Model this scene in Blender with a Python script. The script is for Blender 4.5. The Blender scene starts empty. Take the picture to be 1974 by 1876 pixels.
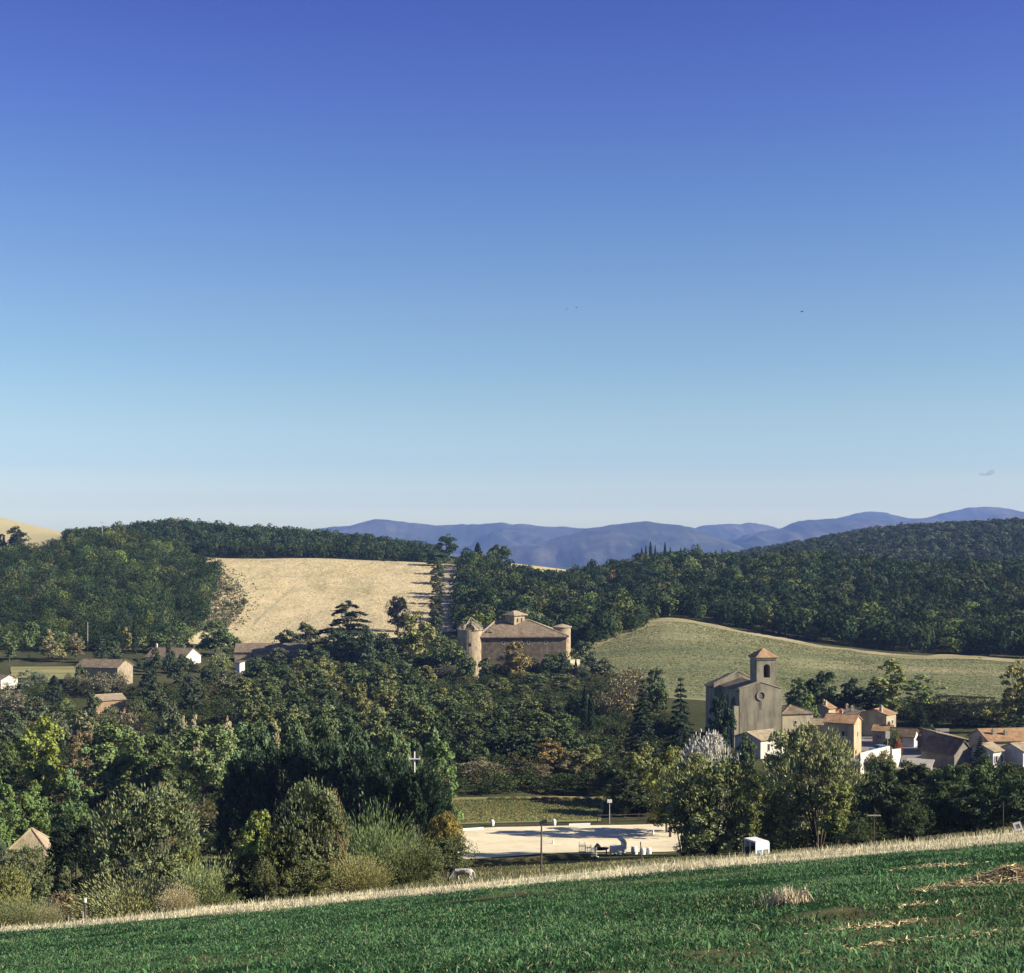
import bpy, math, random
import numpy as np
R = math.radians
random.seed(7)
rng = np.random.default_rng(11)

# ------------------------------------------------------------------ camera, sky, sun, exposure
scene = bpy.context.scene
COL = scene.collection
F = 2711.0                      # focal length in pixels of a 1974 px wide frame
CX, HY = 987.0, 1040.0          # principal column, horizon row in that frame
SUN_EL, SUN_AZ = 27.0, 103.0     # azimuth clockwise from +Y (the view direction)
cam_data = bpy.data.cameras.new('camera')
cam = bpy.data.objects.new('camera', cam_data)
COL.objects.link(cam)
cam.rotation_euler = (R(90), 0, 0)
cam_data.sensor_fit = 'HORIZONTAL'
cam_data.sensor_width = 36
cam_data.lens = 36 * F / 1974
cam_data.shift_y = (HY - 938) / 1974
cam_data.clip_start = 0.5
cam_data.clip_end = 40000
scene.camera = cam

world = bpy.data.worlds.new('World')
scene.world = world
world.use_nodes = True
wt = world.node_tree
for n in list(wt.nodes):
    wt.nodes.remove(n)
w_out = wt.nodes.new('ShaderNodeOutputWorld')
w_bg = wt.nodes.new('ShaderNodeBackground')
w_sky = wt.nodes.new('ShaderNodeTexSky')
w_sky.sky_type = 'NISHITA'
w_sky.sun_disc = False
w_sky.sun_elevation = R(SUN_EL)
w_sky.sun_rotation = R(SUN_AZ)
w_sky.altitude = 200
w_sky.air_density = 1.0
w_sky.dust_density = 0.6
w_sky.ozone_density = 2.0
w_geo = wt.nodes.new('ShaderNodeTexCoord')
w_sep = wt.nodes.new('ShaderNodeSeparateXYZ')
w_ramp = wt.nodes.new('ShaderNodeValToRGB')
w_mul = wt.nodes.new('ShaderNodeVectorMath')
w_mul.operation = 'MULTIPLY'
# colour of the clear air by height above the horizon (z of the view direction)
SKY_TINT = [(0.0, (2.302, 2.352, 1.764)), (0.0184, (2.302, 2.352, 1.764)), (0.0295, (1.757, 1.81, 1.681)), (0.0516, (1.298, 1.414, 1.588)), (0.0882, (1.183, 1.318, 1.386)), (0.1244, (1.034, 1.212, 1.348)), (0.1602, (0.988, 1.134, 1.343)), (0.2298, (0.76, 0.965, 1.391)), (0.296, (0.624, 0.724, 1.428)), (0.3552, (0.506, 0.574, 1.35)), (0.75, (0.48, 0.5, 0.72))]
el = w_ramp.color_ramp.elements
while len(el) > 1:
    el.remove(el[-1])
for i, (p, c) in enumerate(SKY_TINT):
    e = el[0] if i == 0 else el.new(p)
    e.position = p
    e.color = (*[v/2 for v in c], 1)
wt.links.new(w_geo.outputs['Generated'], w_sep.inputs[0])
wt.links.new(w_sep.outputs['Z'], w_ramp.inputs[0])
wt.links.new(w_sky.outputs[0], w_mul.inputs[0])
wt.links.new(w_ramp.outputs[0], w_mul.inputs[1])
wt.links.new(w_mul.outputs[0], w_bg.inputs['Color'])
wt.links.new(w_bg.outputs[0], w_out.inputs['Surface'])
w_bg.inputs['Strength'].default_value = 0.10   # the tint is stored at half value

sun_data = bpy.data.lights.new('sun', 'SUN')
sun_data.energy = 5.0
sun_data.angle = R(0.5)
sun_data.color = (1.0, 0.90, 0.73)
sun = bpy.data.objects.new('sun', sun_data)
COL.objects.link(sun)
from mathutils import Vector, Matrix
SUN_DIR = Vector((math.sin(R(SUN_AZ)) * math.cos(R(SUN_EL)), math.cos(R(SUN_AZ)) * math.cos(R(SUN_EL)), math.sin(R(SUN_EL))))
sun.rotation_euler = SUN_DIR.to_track_quat('Z', 'Y').to_euler()

scene.view_settings.view_transform = 'Standard'
scene.view_settings.look = 'None'
scene.view_settings.exposure = 1.0
scene.view_settings.gamma = 1.0
scene.cycles.max_bounces = 4
scene.cycles.diffuse_bounces = 2
scene.cycles.transmission_bounces = 2
scene.cycles.volume_bounces = 0
scene.cycles.use_denoising = True

# ------------------------------------------------------------------ helpers
def tag(o, label=None, cat=None, group=None, kind=None):
    if label: o['label'] = label
    if cat: o['category'] = cat
    if group: o['group'] = group
    if kind: o['kind'] = kind
    return o

def empty(name, loc, rz=0.0, scale=(1, 1, 1)):
    o = bpy.data.objects.new(name, None)
    COL.objects.link(o)
    o.location = loc
    o.rotation_euler = (0, 0, rz)
    o.scale = scale
    o.empty_display_size = 0.2
    return o

def mesh_np(name, V, faces4=None, faces3=None, tint=None, mats=(), matidx=None, smooth=False):
    """mesh from arrays: quads first, then triangles; tint = (nfaces,3) linear colour"""
    me = bpy.data.meshes.new(name)
    n4 = 0 if faces4 is None else len(faces4)
    n3 = 0 if faces3 is None else len(faces3)
    me.vertices.add(len(V))
    me.vertices.foreach_set('co', np.ascontiguousarray(V, dtype=np.float32).ravel())
    parts, tot = [], []
    if n4:
        parts.append(np.asarray(faces4, dtype=np.int32).ravel()); tot.append(np.full(n4, 4, np.int32))
    if n3:
        parts.append(np.asarray(faces3, dtype=np.int32).ravel()); tot.append(np.full(n3, 3, np.int32))
    idx = np.concatenate(parts); tot = np.concatenate(tot)
    me.loops.add(len(idx))
    me.loops.foreach_set('vertex_index', idx)
    me.polygons.add(len(tot))
    start = np.concatenate([[0], np.cumsum(tot)[:-1]]).astype(np.int32)
    me.polygons.foreach_set('loop_start', start)
    me.polygons.foreach_set('loop_total', tot)
    for m in mats:
        me.materials.append(m)
    if matidx is not None:
        me.polygons.foreach_set('material_index', np.asarray(matidx, dtype=np.int32))
    me.polygons.foreach_set('use_smooth', np.full(len(tot), bool(smooth)))
    if tint is not None:
        a = me.attributes.new('tint', 'FLOAT_COLOR', 'POINT' if len(tint) == len(V) else 'FACE')
        c = np.ones((len(tint), 4), np.float32)
        c[:, :3] = tint
        a.data.foreach_set('color', c.ravel())
    me.update(calc_edges=True)
    me.validate()
    return me

def link(name, me, parent=None, loc=None):
    o = bpy.data.objects.new(name, me)
    COL.objects.link(o)
    if parent is not None: o.parent = parent
    if loc is not None: o.location = loc
    return o

class MB:
    """collects simple solids into one mesh"""
    def __init__(s): s.v = []; s.f = []
    def add(s, vs, fs, M=None):
        b = len(s.v)
        for p in vs:
            p = Vector(p)
            if M is not None: p = M @ p
            s.v.append(tuple(p))
        for f in fs: s.f.append([b + i for i in f])
        return s
    def box(s, x0, y0, z0, x1, y1, z1, M=None):
        vs = [(x0,y0,z0),(x1,y0,z0),(x1,y1,z0),(x0,y1,z0),(x0,y0,z1),(x1,y0,z1),(x1,y1,z1),(x0,y1,z1)]
        return s.add(vs, [(0,3,2,1),(4,5,6,7),(0,1,5,4),(1,2,6,5),(2,3,7,6),(3,0,4,7)], M)
    def prism(s, poly, y0, y1, M=None):
        """poly in (x,z), extruded along y"""
        n = len(poly)
        vs = [(x, y0, z) for x, z in poly] + [(x, y1, z) for x, z in poly]
        fs = [tuple(range(n)), tuple(range(2*n-1, n-1, -1))]
        for i in range(n):
            j = (i+1) % n
            fs.append((j, i, n+i, n+j))
        return s.add(vs, fs, M)
    def slab(s, quad, t):
        """a 3D polygon thickened by t along its upward normal"""
        q = [Vector(p) for p in quad]
        nrm = (q[1]-q[0]).cross(q[2]-q[0]).normalized()
        if nrm.z < 0: nrm = -nrm
        n = len(q)
        vs = q + [p + nrm*t for p in q]
        fs = [tuple(range(n-1, -1, -1)), tuple(range(n, 2*n))]
        for i in range(n):
            j = (i+1) % n
            fs.append((i, j, n+j, n+i))
        return s.add(vs, fs)
    def tube(s, pts, rad, seg=7):
        """tapering tube through points, rad = radius per point"""
        pts = [Vector(p) for p in pts]
        rings = []
        for i, p in enumerate(pts):
            d = (pts[min(i+1, len(pts)-1)] - pts[max(i-1, 0)]).normalized()
            a = d.orthogonal().normalized(); b = d.cross(a)
            rings.append([p + (a*math.cos(2*math.pi*k/seg) + b*math.sin(2*math.pi*k/seg))*rad[i] for k in range(seg)])
        # keep rings from twisting
        for i in range(1, len(rings)):
            best = min(range(seg), key=lambda o: (rings[i][o]-rings[i-1][0]-(pts[i]-pts[i-1])).length)
            rings[i] = rings[i][best:] + rings[i][:best]
            if (rings[i][1]-rings[i-1][1]-(pts[i]-pts[i-1])).length > (rings[i][-1]-rings[i-1][1]-(pts[i]-pts[i-1])).length:
                rings[i] = [rings[i][0]] + rings[i][:0:-1]
        vs = [v for r in rings for v in r]
        fs = []
        for i in range(len(rings)-1):
            for k in range(seg):
                k2 = (k+1) % seg
                fs.append((i*seg+k, i*seg+k2, (i+1)*seg+k2, (i+1)*seg+k))
        fs.append(tuple(range(seg-1, -1, -1)))
        fs.append(tuple(range((len(rings)-1)*seg, len(rings)*seg)))
        return s.add(vs, fs)
    def lathe(s, prof, seg=24, cx=0, cy=0, a0=0, a1=2*math.pi):
        """prof = [(r,z)...] turned about z"""
        full = abs(a1-a0-2*math.pi) < 1e-6
        n = seg if full else seg+1
        vs = [(cx+r*math.cos(a0+(a1-a0)*k/seg), cy+r*math.sin(a0+(a1-a0)*k/seg), z) for r, z in prof for k in range(n)]
        fs = []
        for i in range(len(prof)-1):
            for k in range(seg):
                k2 = (k+1) % n
                fs.append((i*n+k, i*n+k2, (i+1)*n+k2, (i+1)*n+k))
        return s.add(vs, fs)
    def build(s, name, mat, parent=None, loc=None, smooth=False):
        me = bpy.data.meshes.new(name)
        me.from_pydata([tuple(v) for v in s.v], [], s.f)
        for m in (mat if isinstance(mat, (list, tuple)) else [mat]): me.materials.append(m)
        if smooth:
            me.polygons.foreach_set('use_smooth', [True]*len(me.polygons))
        me.update()
        return link(name, me, parent, loc)

# value noise on the plane
_NT = rng.random((256, 256))
def vnoise(x, y):
    x = np.asarray(x, float); y = np.asarray(y, float)
    xi = np.floor(x).astype(int); yi = np.floor(y).astype(int)
    fx = x-xi; fy = y-yi
    fx = fx*fx*(3-2*fx); fy = fy*fy*(3-2*fy)
    g = lambda a, b: _NT[a % 256, b % 256]
    return (g(xi, yi)*(1-fx)+g(xi+1, yi)*fx)*(1-fy) + (g(xi, yi+1)*(1-fx)+g(xi+1, yi+1)*fx)*fy
def fbm(x, y, o=4):
    s = 0; a = 0.5; t = 0
    for k in range(o):
        s = s + a*vnoise(x*2**k+17*k, y*2**k+31*k); t += a; a *= 0.5
    return s/t

# ------------------------------------------------------------------ terrain
def plane(X, Y): return -(1.8+0.221*Y)+0.094*X
def XD(dx, Y): return (dx-CX)/F*Y
def ZD(dy, Y): return (HY-dy)/F*Y
CP = []
for Y in (60, 85, 110):
    for dx in (-800, -300, 0, 400, 800, 987, 1200, 1500, 1974, 2300, 2800):
        z = float(plane(XD(dx, Y), Y))
        if Y == 110 and (dx < 700 or dx > 1350): z -= 1.0
        CP.append((dx, Y, z))
def row(Y, *pz):
    for dx, z in pz: CP.append((dx, Y, z))
row(150, (-700,-40), (-300,-39), (0,-38.5), (400,-37.5), (700,-36), (987,-34.9), (1300,-33.8), (1600,-33), (1974,-30.5), (2400,-28), (2900,-26))
row(185, (-600,-42), (0,-41), (500,-41), (900,-41), (1300,-40.7), (1600,-38), (1974,-36), (2400,-34), (2900,-32))
row(212, (900,-42.2), (1150,-42.2), (1300,-42), (1974,-39.5))
row(245, (-600,-43), (0,-43), (500,-43), (987,-43), (1500,-43), (1974,-41.5), (2600,-40))
row(300, (-600,-44), (0,-44), (500,-44), (987,-44), (1500,-44), (1974,-43), (2600,-43))
row(400, (-600,-43), (0,-43), (500,-43), (987,-43.5), (1500,-45), (1974,-45), (2600,-45))
row(470, (-600,-41), (0,-41.5), (400,-42), (700,-41.5), (987,-43), (1300,-39.5), (1600,-42.5), (1974,-43.5), (2600,-43))
row(540, (-600,-34), (0,-36), (300,-36), (480,-38.8), (700,-36), (850,-36), (987,-36), (1200,-34), (1250,-32.5), (1500,-37), (1974,-41), (2600,-42))
row(650, (-600,-18), (0,-20), (250,-20), (415,-24), (600,-26), (830,-27), (1000,-28), (1120,-31), (1250,-30), (1600,-33), (1974,-36), (2600,-36))
row(760, (-600,-12), (0,-12), (120,-8), (250,-2.5), (330,-9), (415,-11.5), (600,-12), (830,-14.5), (930,-17), (1020,-26), (1120,-27), (1250,-22), (1600,-22), (1974,-25), (2600,-26))
row(860, (-600,-8), (0,-8), (150,-3), (330,-8), (415,-9), (600,-10), (830,-14), (930,-18), (1020,-28), (1120,-28), (1250,-19), (1600,-19), (1974,-22), (2600,-22))
row(1000, (-600,8), (0,-6), (110,-4), (200,0.5), (330,7), (460,2), (560,0), (700,-4.5), (830,-11), (1000,-18.5), (1250,-28), (1600,-31), (1974,-31), (2600,-30))
row(1200, (-600,45), (-200,30), (0,19), (128,5.7), (330,-5), (600,-15), (987,-22), (1250,-28), (1450,-20), (1700,-6), (1974,-2), (2600,5))
row(1500, (-600,30), (0,10), (600,-30), (987,-35), (1250,-35), (1440,-20), (1700,5), (1974,13), (2300,20), (2800,26))
row(1900, (-600,-20), (0,-30), (987,-50), (1600,-40), (1974,-20), (2800,-10))
row(3000, (-600,-90), (987,-90), (2600,-90))
row(5000, (-600,-110), (987,-110), (2600,-110))
row(14500, (-600,-200), (987,-200), (2600,-200))
CP = np.array(CP, float)
def _uv(X, Y): return np.stack([X/np.maximum(Y, 1)*3.0, np.log(np.maximum(Y, 1))*1.6], -1)
_P = _uv(XD(CP[:, 0], CP[:, 1]), CP[:, 1])
def _ker(d2): return np.sqrt(d2+0.004)
_D = ((_P[:, None]-_P[None])**2).sum(-1)
_A = np.block([[_ker(_D), np.c_[np.ones(len(_P)), _P]], [np.c_[np.ones(len(_P)), _P].T, np.zeros((3, 3))]])
_S = np.linalg.solve(_A+np.eye(len(_A))*1e-9, np.r_[CP[:, 2], 0, 0, 0])
def G(X, Y):
    X = np.atleast_1d(np.asarray(X, float)); Y = np.atleast_1d(np.asarray(Y, float))
    X, Y = np.broadcast_arrays(X, Y)
    sh = X.shape; x = X.ravel(); y = Y.ravel()
    out = np.empty(len(x))
    for i in range(0, len(x), 40000):
        q = _uv(x[i:i+40000], np.maximum(y[i:i+40000], 55))
        d2 = ((q[:, None]-_P[None])**2).sum(-1)
        out[i:i+40000] = _ker(d2)@_S[:-3]+_S[-3]+q@_S[-2:]
    t = np.clip((y-78)/22, 0, 1); t = t*t*(3-2*t)
    near = plane(x, y) + 0.25*(fbm(x*0.12, y*0.12, 3)-0.5)*np.clip((y-8)/20, 0, 1)
    far = out + (vnoise(x*0.014+5, y*0.014)-0.5)*np.clip((y-100)/400, 0, 1)*2.0
    return (near*(1-t)+far*t).reshape(sh)
def g1(x, y): return float(G(x, y)[0])

# ------------------------------------------------------------------ materials
def new_mat(name):
    m = bpy.data.materials.new(name)
    m.use_nodes = True
    nt = m.node_tree
    for n in list(nt.nodes): nt.nodes.remove(n)
    out = nt.nodes.new('ShaderNodeOutputMaterial')
    return m, nt, out
def N(nt, t, **kw):
    n = nt.nodes.new(t)
    for k, v in kw.items():
        if k == 'inp':
            for a, b in v.items(): n.inputs[a].default_value = b
        else: setattr(n, k, v)
    return n
def ramp(nt, stops):
    n = nt.nodes.new('ShaderNodeValToRGB')
    e = n.color_ramp.elements
    while len(e) > 1: e.remove(e[-1])
    for i, (p, c) in enumerate(stops):
        x = e[0] if i == 0 else e.new(p)
        x.position = p; x.color = (*c, 1)
    return n

def foliage_mat(name, transl=0.14):
    m, nt, out = new_mat(name)
    at = N(nt, 'ShaderNodeAttribute', attribute_name='tint')
    oi = N(nt, 'ShaderNodeObjectInfo')
    mu = N(nt, 'ShaderNodeVectorMath', operation='MULTIPLY')
    nt.links.new(at.outputs['Color'], mu.inputs[0]); nt.links.new(oi.outputs['Color'], mu.inputs[1])
    di = N(nt, 'ShaderNodeBsdfDiffuse'); tr = N(nt, 'ShaderNodeBsdfTranslucent'); mx = N(nt, 'ShaderNodeMixShader', inp={0: transl})
    nt.links.new(mu.outputs[0], di.inputs['Color']); nt.links.new(mu.outputs[0], tr.inputs['Color'])
    nt.links.new(di.outputs[0], mx.inputs[1]); nt.links.new(tr.outputs[0], mx.inputs[2])
    nt.links.new(mx.outputs[0], out.inputs['Surface'])
    return m

def noise_mat(name, stops, scale=1.0, detail=6, stretch=(1, 1, 1), rough=0.9, bump=0.0, bscale=None, second=None, coord='Object', spec=0.15, metal=0.0):
    """colour from a stretched noise through a ramp; second = (stops, scale, stretch, factor) multiplied on top"""
    m, nt, out = new_mat(name)
    tc = N(nt, 'ShaderNodeTexCoord')
    mp = N(nt, 'ShaderNodeMapping', inp={'Scale': stretch})
    nt.links.new(tc.outputs[coord], mp.inputs['Vector'])
    no = N(nt, 'ShaderNodeTexNoise', inp={'Scale': scale, 'Detail': detail, 'Roughness': 0.74 if detail > 9 else 0.6})
    nt.links.new(mp.outputs[0], no.inputs['Vector'])
    rp = ramp(nt, stops)
    nt.links.new(no.outputs['Fac'], rp.inputs[0])
    colr = rp.outputs[0]
    if second:
        mp2 = N(nt, 'ShaderNodeMapping', inp={'Scale': second[2], 'Location': (13.1, 4.7, 2.2)})
        nt.links.new(tc.outputs[coord], mp2.inputs['Vector'])
        n2 = N(nt, 'ShaderNodeTexNoise', inp={'Scale': second[1], 'Detail': 5, 'Roughness': 0.65})
        nt.links.new(mp2.outputs[0], n2.inputs['Vector'])
        r2 = ramp(nt, second[0]); nt.links.new(n2.outputs['Fac'], r2.inputs[0])
        mu = N(nt, 'ShaderNodeVectorMath', operation='MULTIPLY')
        nt.links.new(colr, mu.inputs[0]); nt.links.new(r2.outputs[0], mu.inputs[1])
        colr = mu.outputs[0]
    bs = N(nt, 'ShaderNodeBsdfPrincipled', inp={'Roughness': rough, 'Specular IOR Level': spec, 'Metallic': metal})
    nt.links.new(colr, bs.inputs['Base Color'])
    if bump:
        nb = N(nt, 'ShaderNodeTexNoise', inp={'Scale': bscale or scale*4, 'Detail': 4})
        nt.links.new(mp.outputs[0], nb.inputs['Vector'])
        bp = N(nt, 'ShaderNodeBump', inp={'Strength': bump, 'Distance': 0.1})
        nt.links.new(nb.outputs['Fac'], bp.inputs['Height'])
        nt.links.new(bp.outputs[0], bs.inputs['Normal'])
    nt.links.new(bs.outputs[0], out.inputs['Surface'])
    return m
def attr_mat(name, nscale=0.6, lo=0.7, hi=1.25, rough=1.0):
    m, nt, out = new_mat(name)
    at = N(nt, 'ShaderNodeAttribute', attribute_name='tint')
    tc = N(nt, 'ShaderNodeTexCoord')
    no = N(nt, 'ShaderNodeTexNoise', inp={'Scale': nscale, 'Detail': 8, 'Roughness': 0.65})
    nt.links.new(tc.outputs['Object'], no.inputs['Vector'])
    rp = ramp(nt, [(0.3, (lo,)*3), (0.7, (hi,)*3)])
    nt.links.new(no.outputs['Fac'], rp.inputs[0])
    mu = N(nt, 'ShaderNodeVectorMath', operation='MULTIPLY')
    nt.links.new(at.outputs['Color'], mu.inputs[0]); nt.links.new(rp.outputs[0], mu.inputs[1])
    bs = N(nt, 'ShaderNodeBsdfDiffuse')
    nt.links.new(mu.outputs[0], bs.inputs['Color'])
    nt.links.new(bs.outputs[0], out.inputs['Surface'])
    return m

MF = foliage_mat('foliage')
MBK = noise_mat('bark', [(0.3, (0.05, 0.04, 0.03)), (0.7, (0.13, 0.11, 0.085))], 3, stretch=(1, 1, 0.3), bump=0.5)
MGR = attr_mat('ground_soil')
MGRASS = foliage_mat('grass_blade', 0.3)
M_hay = noise_mat('hay_field', [(0.25, (0.35, 0.28, 0.145)), (0.45, (0.49, 0.41, 0.24)), (0.6, (0.57, 0.48, 0.295)), (0.75, (0.65, 0.56, 0.36))], 0.07, 12, stretch=(1, 0.6, 1),
    second=([(0.3, (0.66, 0.70, 0.56)), (0.48, (1, 1, 1)), (0.7, (1.15, 1.1, 1.05))], 0.09, (1.4, 0.35, 1)), bump=0.3, bscale=1.5)
M_pasture = noise_mat('pasture', [(0.32, (0.115, 0.140, 0.062)), (0.5, (0.165, 0.178, 0.085)), (0.66, (0.27, 0.25, 0.135))], 0.018, 9, stretch=(0.45, 2.2, 1),
    second=([(0.3, (0.68, 0.74, 0.66)), (0.5, (1, 1, 1)), (0.7, (1.25, 1.18, 1.05))], 0.16, (0.25, 1.6, 1)), bump=0.3, bscale=1.5)
M_stubble = noise_mat('stubble', [(0.3, (0.20, 0.19, 0.09)), (0.5, (0.33, 0.29, 0.155)), (0.7, (0.46, 0.40, 0.24))], 0.05, 9, stretch=(0.5, 1.8, 1), bump=0.3)
M_sand = noise_mat('sand', [(0.28, (0.58, 0.50, 0.325)), (0.5, (0.78, 0.69, 0.47)), (0.7, (0.84, 0.76, 0.55))], 0.9, 12, stretch=(.45, 1.2, 1), bump=0.7, bscale=2.2,
    second=([(0.32, (0.84, 0.83, 0.80)), (0.5, (1, 1, 1))], 0.16, (.4, 1, 1)))
M_meadow = noise_mat('meadow', [(0.3, (0.12, 0.16, 0.06)), (0.48, (0.20, 0.22, 0.09)), (0.6, (0.34, 0.27, 0.12)), (0.75, (0.25, 0.26, 0.12))], 0.12, 7, stretch=(0.25, 1.5, 1), bump=0.4)
M_lane = noise_mat('lane', [(0.3, (0.30, 0.26, 0.16)), (0.7, (0.44, 0.38, 0.25))], 0.3, 6)
M_road = noise_mat('tarmac', [(0.3, (0.20, 0.19, 0.17)), (0.7, (0.30, 0.28, 0.25))], 0.5, 6)
M_mount = noise_mat('mountain_slope', [(0.3, (0.015, 0.026, 0.018)), (0.48, (0.030, 0.042, 0.024)), (0.58, (0.085, 0.078, 0.05)), (0.72, (0.16, 0.135, 0.095))], 0.0022, 12, bump=0.0)

M_stone = noise_mat('old_stone', [(0.3, (0.20, 0.16, 0.115)), (0.5, (0.30, 0.25, 0.175)), (0.7, (0.40, 0.335, 0.24))], 0.9, 8, bump=0.5, bscale=4,
    second=([(0.3, (0.65, 0.62, 0.6)), (0.55, (1, 1, 1))], 0.25, (1, 1, 0.6)))
M_castle = noise_mat('castle_stone', [(0.3, (0.078, 0.062, 0.045)), (0.5, (0.130, 0.105, 0.077)), (0.7, (0.22, 0.18, 0.132))], 0.7, 8, bump=0.6, bscale=3,
    second=([(0.3, (0.6, 0.6, 0.6)), (0.55, (1, 1, 1))], 0.18, (1, 1, 0.7)))
M_tower = noise_mat('tower_stone', [(0.3, (0.20, 0.16, 0.105)), (0.55, (0.34, 0.275, 0.185)), (0.75, (0.45, 0.375, 0.26))], 0.8, 8, bump=0.5, bscale=4)
M_church = noise_mat('church_render', [(0.28, (0.18, 0.162, 0.115)), (0.5, (0.295, 0.268, 0.195)), (0.72, (0.385, 0.352, 0.265))], 0.5, 8, stretch=(1, 1, 0.45), bump=0.3, bscale=4,
    second=([(0.32, (0.5, 0.49, 0.47)), (0.5, (0.9, 0.9, 0.88)), (0.65, (1.05, 1.03, 1.0))], 0.9, (1.0, 1.0, 0.10)))
M_cream = noise_mat('cream_render', [(0.3, (0.30, 0.265, 0.18)), (0.55, (0.40, 0.355, 0.245)), (0.75, (0.48, 0.43, 0.32))], 0.6, 7, bump=0.2,
    second=([(0.32, (0.7, 0.68, 0.64)), (0.55, (1, 1, 1))], 0.5, (1, 1, 0.35)))
M_white = noise_mat('white_render', [(0.3, (0.52, 0.48, 0.40)), (0.6, (0.66, 0.62, 0.54))], 0.7, 6, bump=0.15,
    second=([(0.3, (0.86, 0.85, 0.82)), (0.5, (1, 1, 1))], 1.2, (1, 1, 0.25)))
M_tan = noise_mat('tan_render', [(0.3, (0.40, 0.28, 0.17)), (0.6, (0.52, 0.38, 0.24)), (0.75, (0.58, 0.44, 0.30))], 0.6, 7, bump=0.2,
    second=([(0.3, (0.75, 0.72, 0.7)), (0.55, (1, 1, 1))], 0.5, (1, 1, 0.3)))
M_grey = noise_mat('grey_render', [(0.3, (0.15, 0.138, 0.115)), (0.6, (0.235, 0.215, 0.18))], 0.7, 7, bump=0.25,
    second=([(0.3, (0.7, 0.69, 0.67)), (0.55, (1, 1, 1))], 0.7, (1, 1, 0.2)))
M_brick = noise_mat('orange_stone', [(0.3, (0.24, 0.15, 0.09)), (0.55, (0.37, 0.245, 0.15)), (0.75, (0.50, 0.37, 0.24))], 0.9, 8, bump=0.5, bscale=4)
def tile_mat(name, a, b, c, moss=(0.75, 0.78, 0.7)):
    return noise_mat(name, [(0.28, a), (0.5, b), (0.72, c)], 1.1, 9, stretch=(1, 1, 1), bump=0.6, bscale=5,
        second=([(0.32, moss), (0.52, (1, 1, 1)), (0.72, (1.12, 1.08, 1.05))], 0.35, (1.2, 0.5, 0.5)))
M_tile = tile_mat('weathered_tiles', (0.115, 0.09, 0.065), (0.195, 0.15, 0.105), (0.30, 0.235, 0.165))
M_tilepale = tile_mat('pale_tiles', (0.24, 0.19, 0.13), (0.35, 0.28, 0.19), (0.45, 0.37, 0.26))
M_tilered = tile_mat('red_tiles', (0.30, 0.10, 0.055), (0.42, 0.16, 0.085), (0.50, 0.22, 0.12), (0.85, 0.85, 0.85))
M_tilebrown = tile_mat('orange_brown_tiles', (0.24, 0.14, 0.075), (0.34, 0.21, 0.115), (0.42, 0.28, 0.17))
M_tiledark = tile_mat('dark_tiles', (0.10, 0.068, 0.046), (0.165, 0.112, 0.076), (0.24, 0.17, 0.12))
M_sheet = noise_mat('grey_sheet', [(0.3, (0.30, 0.275, 0.235)), (0.7, (0.42, 0.385, 0.33))], 0.6, 6, stretch=(2, 0.4, 1), bump=0.2)
M_pane = noise_mat('dark_glass', [(0.3, (0.015, 0.018, 0.022)), (0.7, (0.03, 0.035, 0.04))], 0.5, 2, rough=0.15, spec=0.6)
M_shut = noise_mat('shutter_wood', [(0.3, (0.16, 0.13, 0.10)), (0.7, (0.24, 0.20, 0.16))], 2, 4)
M_frame = noise_mat('window_frame', [(0.3, (0.46, 0.43, 0.37)), (0.7, (0.55, 0.52, 0.46))], 2, 4)
M_wood = noise_mat('weathered_wood', [(0.3, (0.06, 0.05, 0.042)), (0.7, (0.13, 0.11, 0.09))], 6, 5, stretch=(1, 1, 0.15), bump=0.4)
M_palewood = noise_mat('pale_wood', [(0.3, (0.28, 0.24, 0.18)), (0.7, (0.40, 0.35, 0.27))], 6, 5, stretch=(1, 1, 0.15), bump=0.3)
M_whitepaint = noise_mat('white_paint', [(0.3, (0.70, 0.69, 0.66)), (0.7, (0.82, 0.81, 0.79))], 1.5, 5, rough=0.5, spec=0.4)
M_steel = noise_mat('galvanised_steel', [(0.3, (0.42, 0.44, 0.46)), (0.7, (0.56, 0.58, 0.60))], 3, 4, rough=0.45, metal=0.5)
M_dark = noise_mat('dark_plastic', [(0.3, (0.018, 0.018, 0.020)), (0.7, (0.035, 0.034, 0.036))], 2, 4, rough=0.6)
M_panel = noise_mat('solar_panel', [(0.3, (0.03, 0.035, 0.05)), (0.7, (0.05, 0.06, 0.08))], 2, 3, rough=0.2, spec=0.5)
M_blue = noise_mat('blue_paint', [(0.3, (0.10, 0.20, 0.30)), (0.7, (0.14, 0.26, 0.37))], 1, 3, rough=0.3, spec=0.5)
M_brownplastic = noise_mat('brown_paint', [(0.3, (0.05, 0.03, 0.025)), (0.7, (0.09, 0.055, 0.045))], 1, 4, rough=0.6)
M_orange = noise_mat('orange_bundle', [(0.3, (0.45, 0.22, 0.10)), (0.7, (0.62, 0.42, 0.25))], 4, 5)
M_rubber = noise_mat('rubber', [(0.3, (0.015, 0.015, 0.015)), (0.7, (0.03, 0.03, 0.03))], 5, 3)
M_straw = foliage_mat('straw', 0.1)

# ------------------------------------------------------------------ ground sheet, hills and mountains
def grid_faces(nr, nc):
    i = np.arange(nr-1)[:, None]*nc+np.arange(nc-1)[None]
    i = i.ravel()
    return np.stack([i, i+1, i+nc+1, i+nc], -1)

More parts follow.
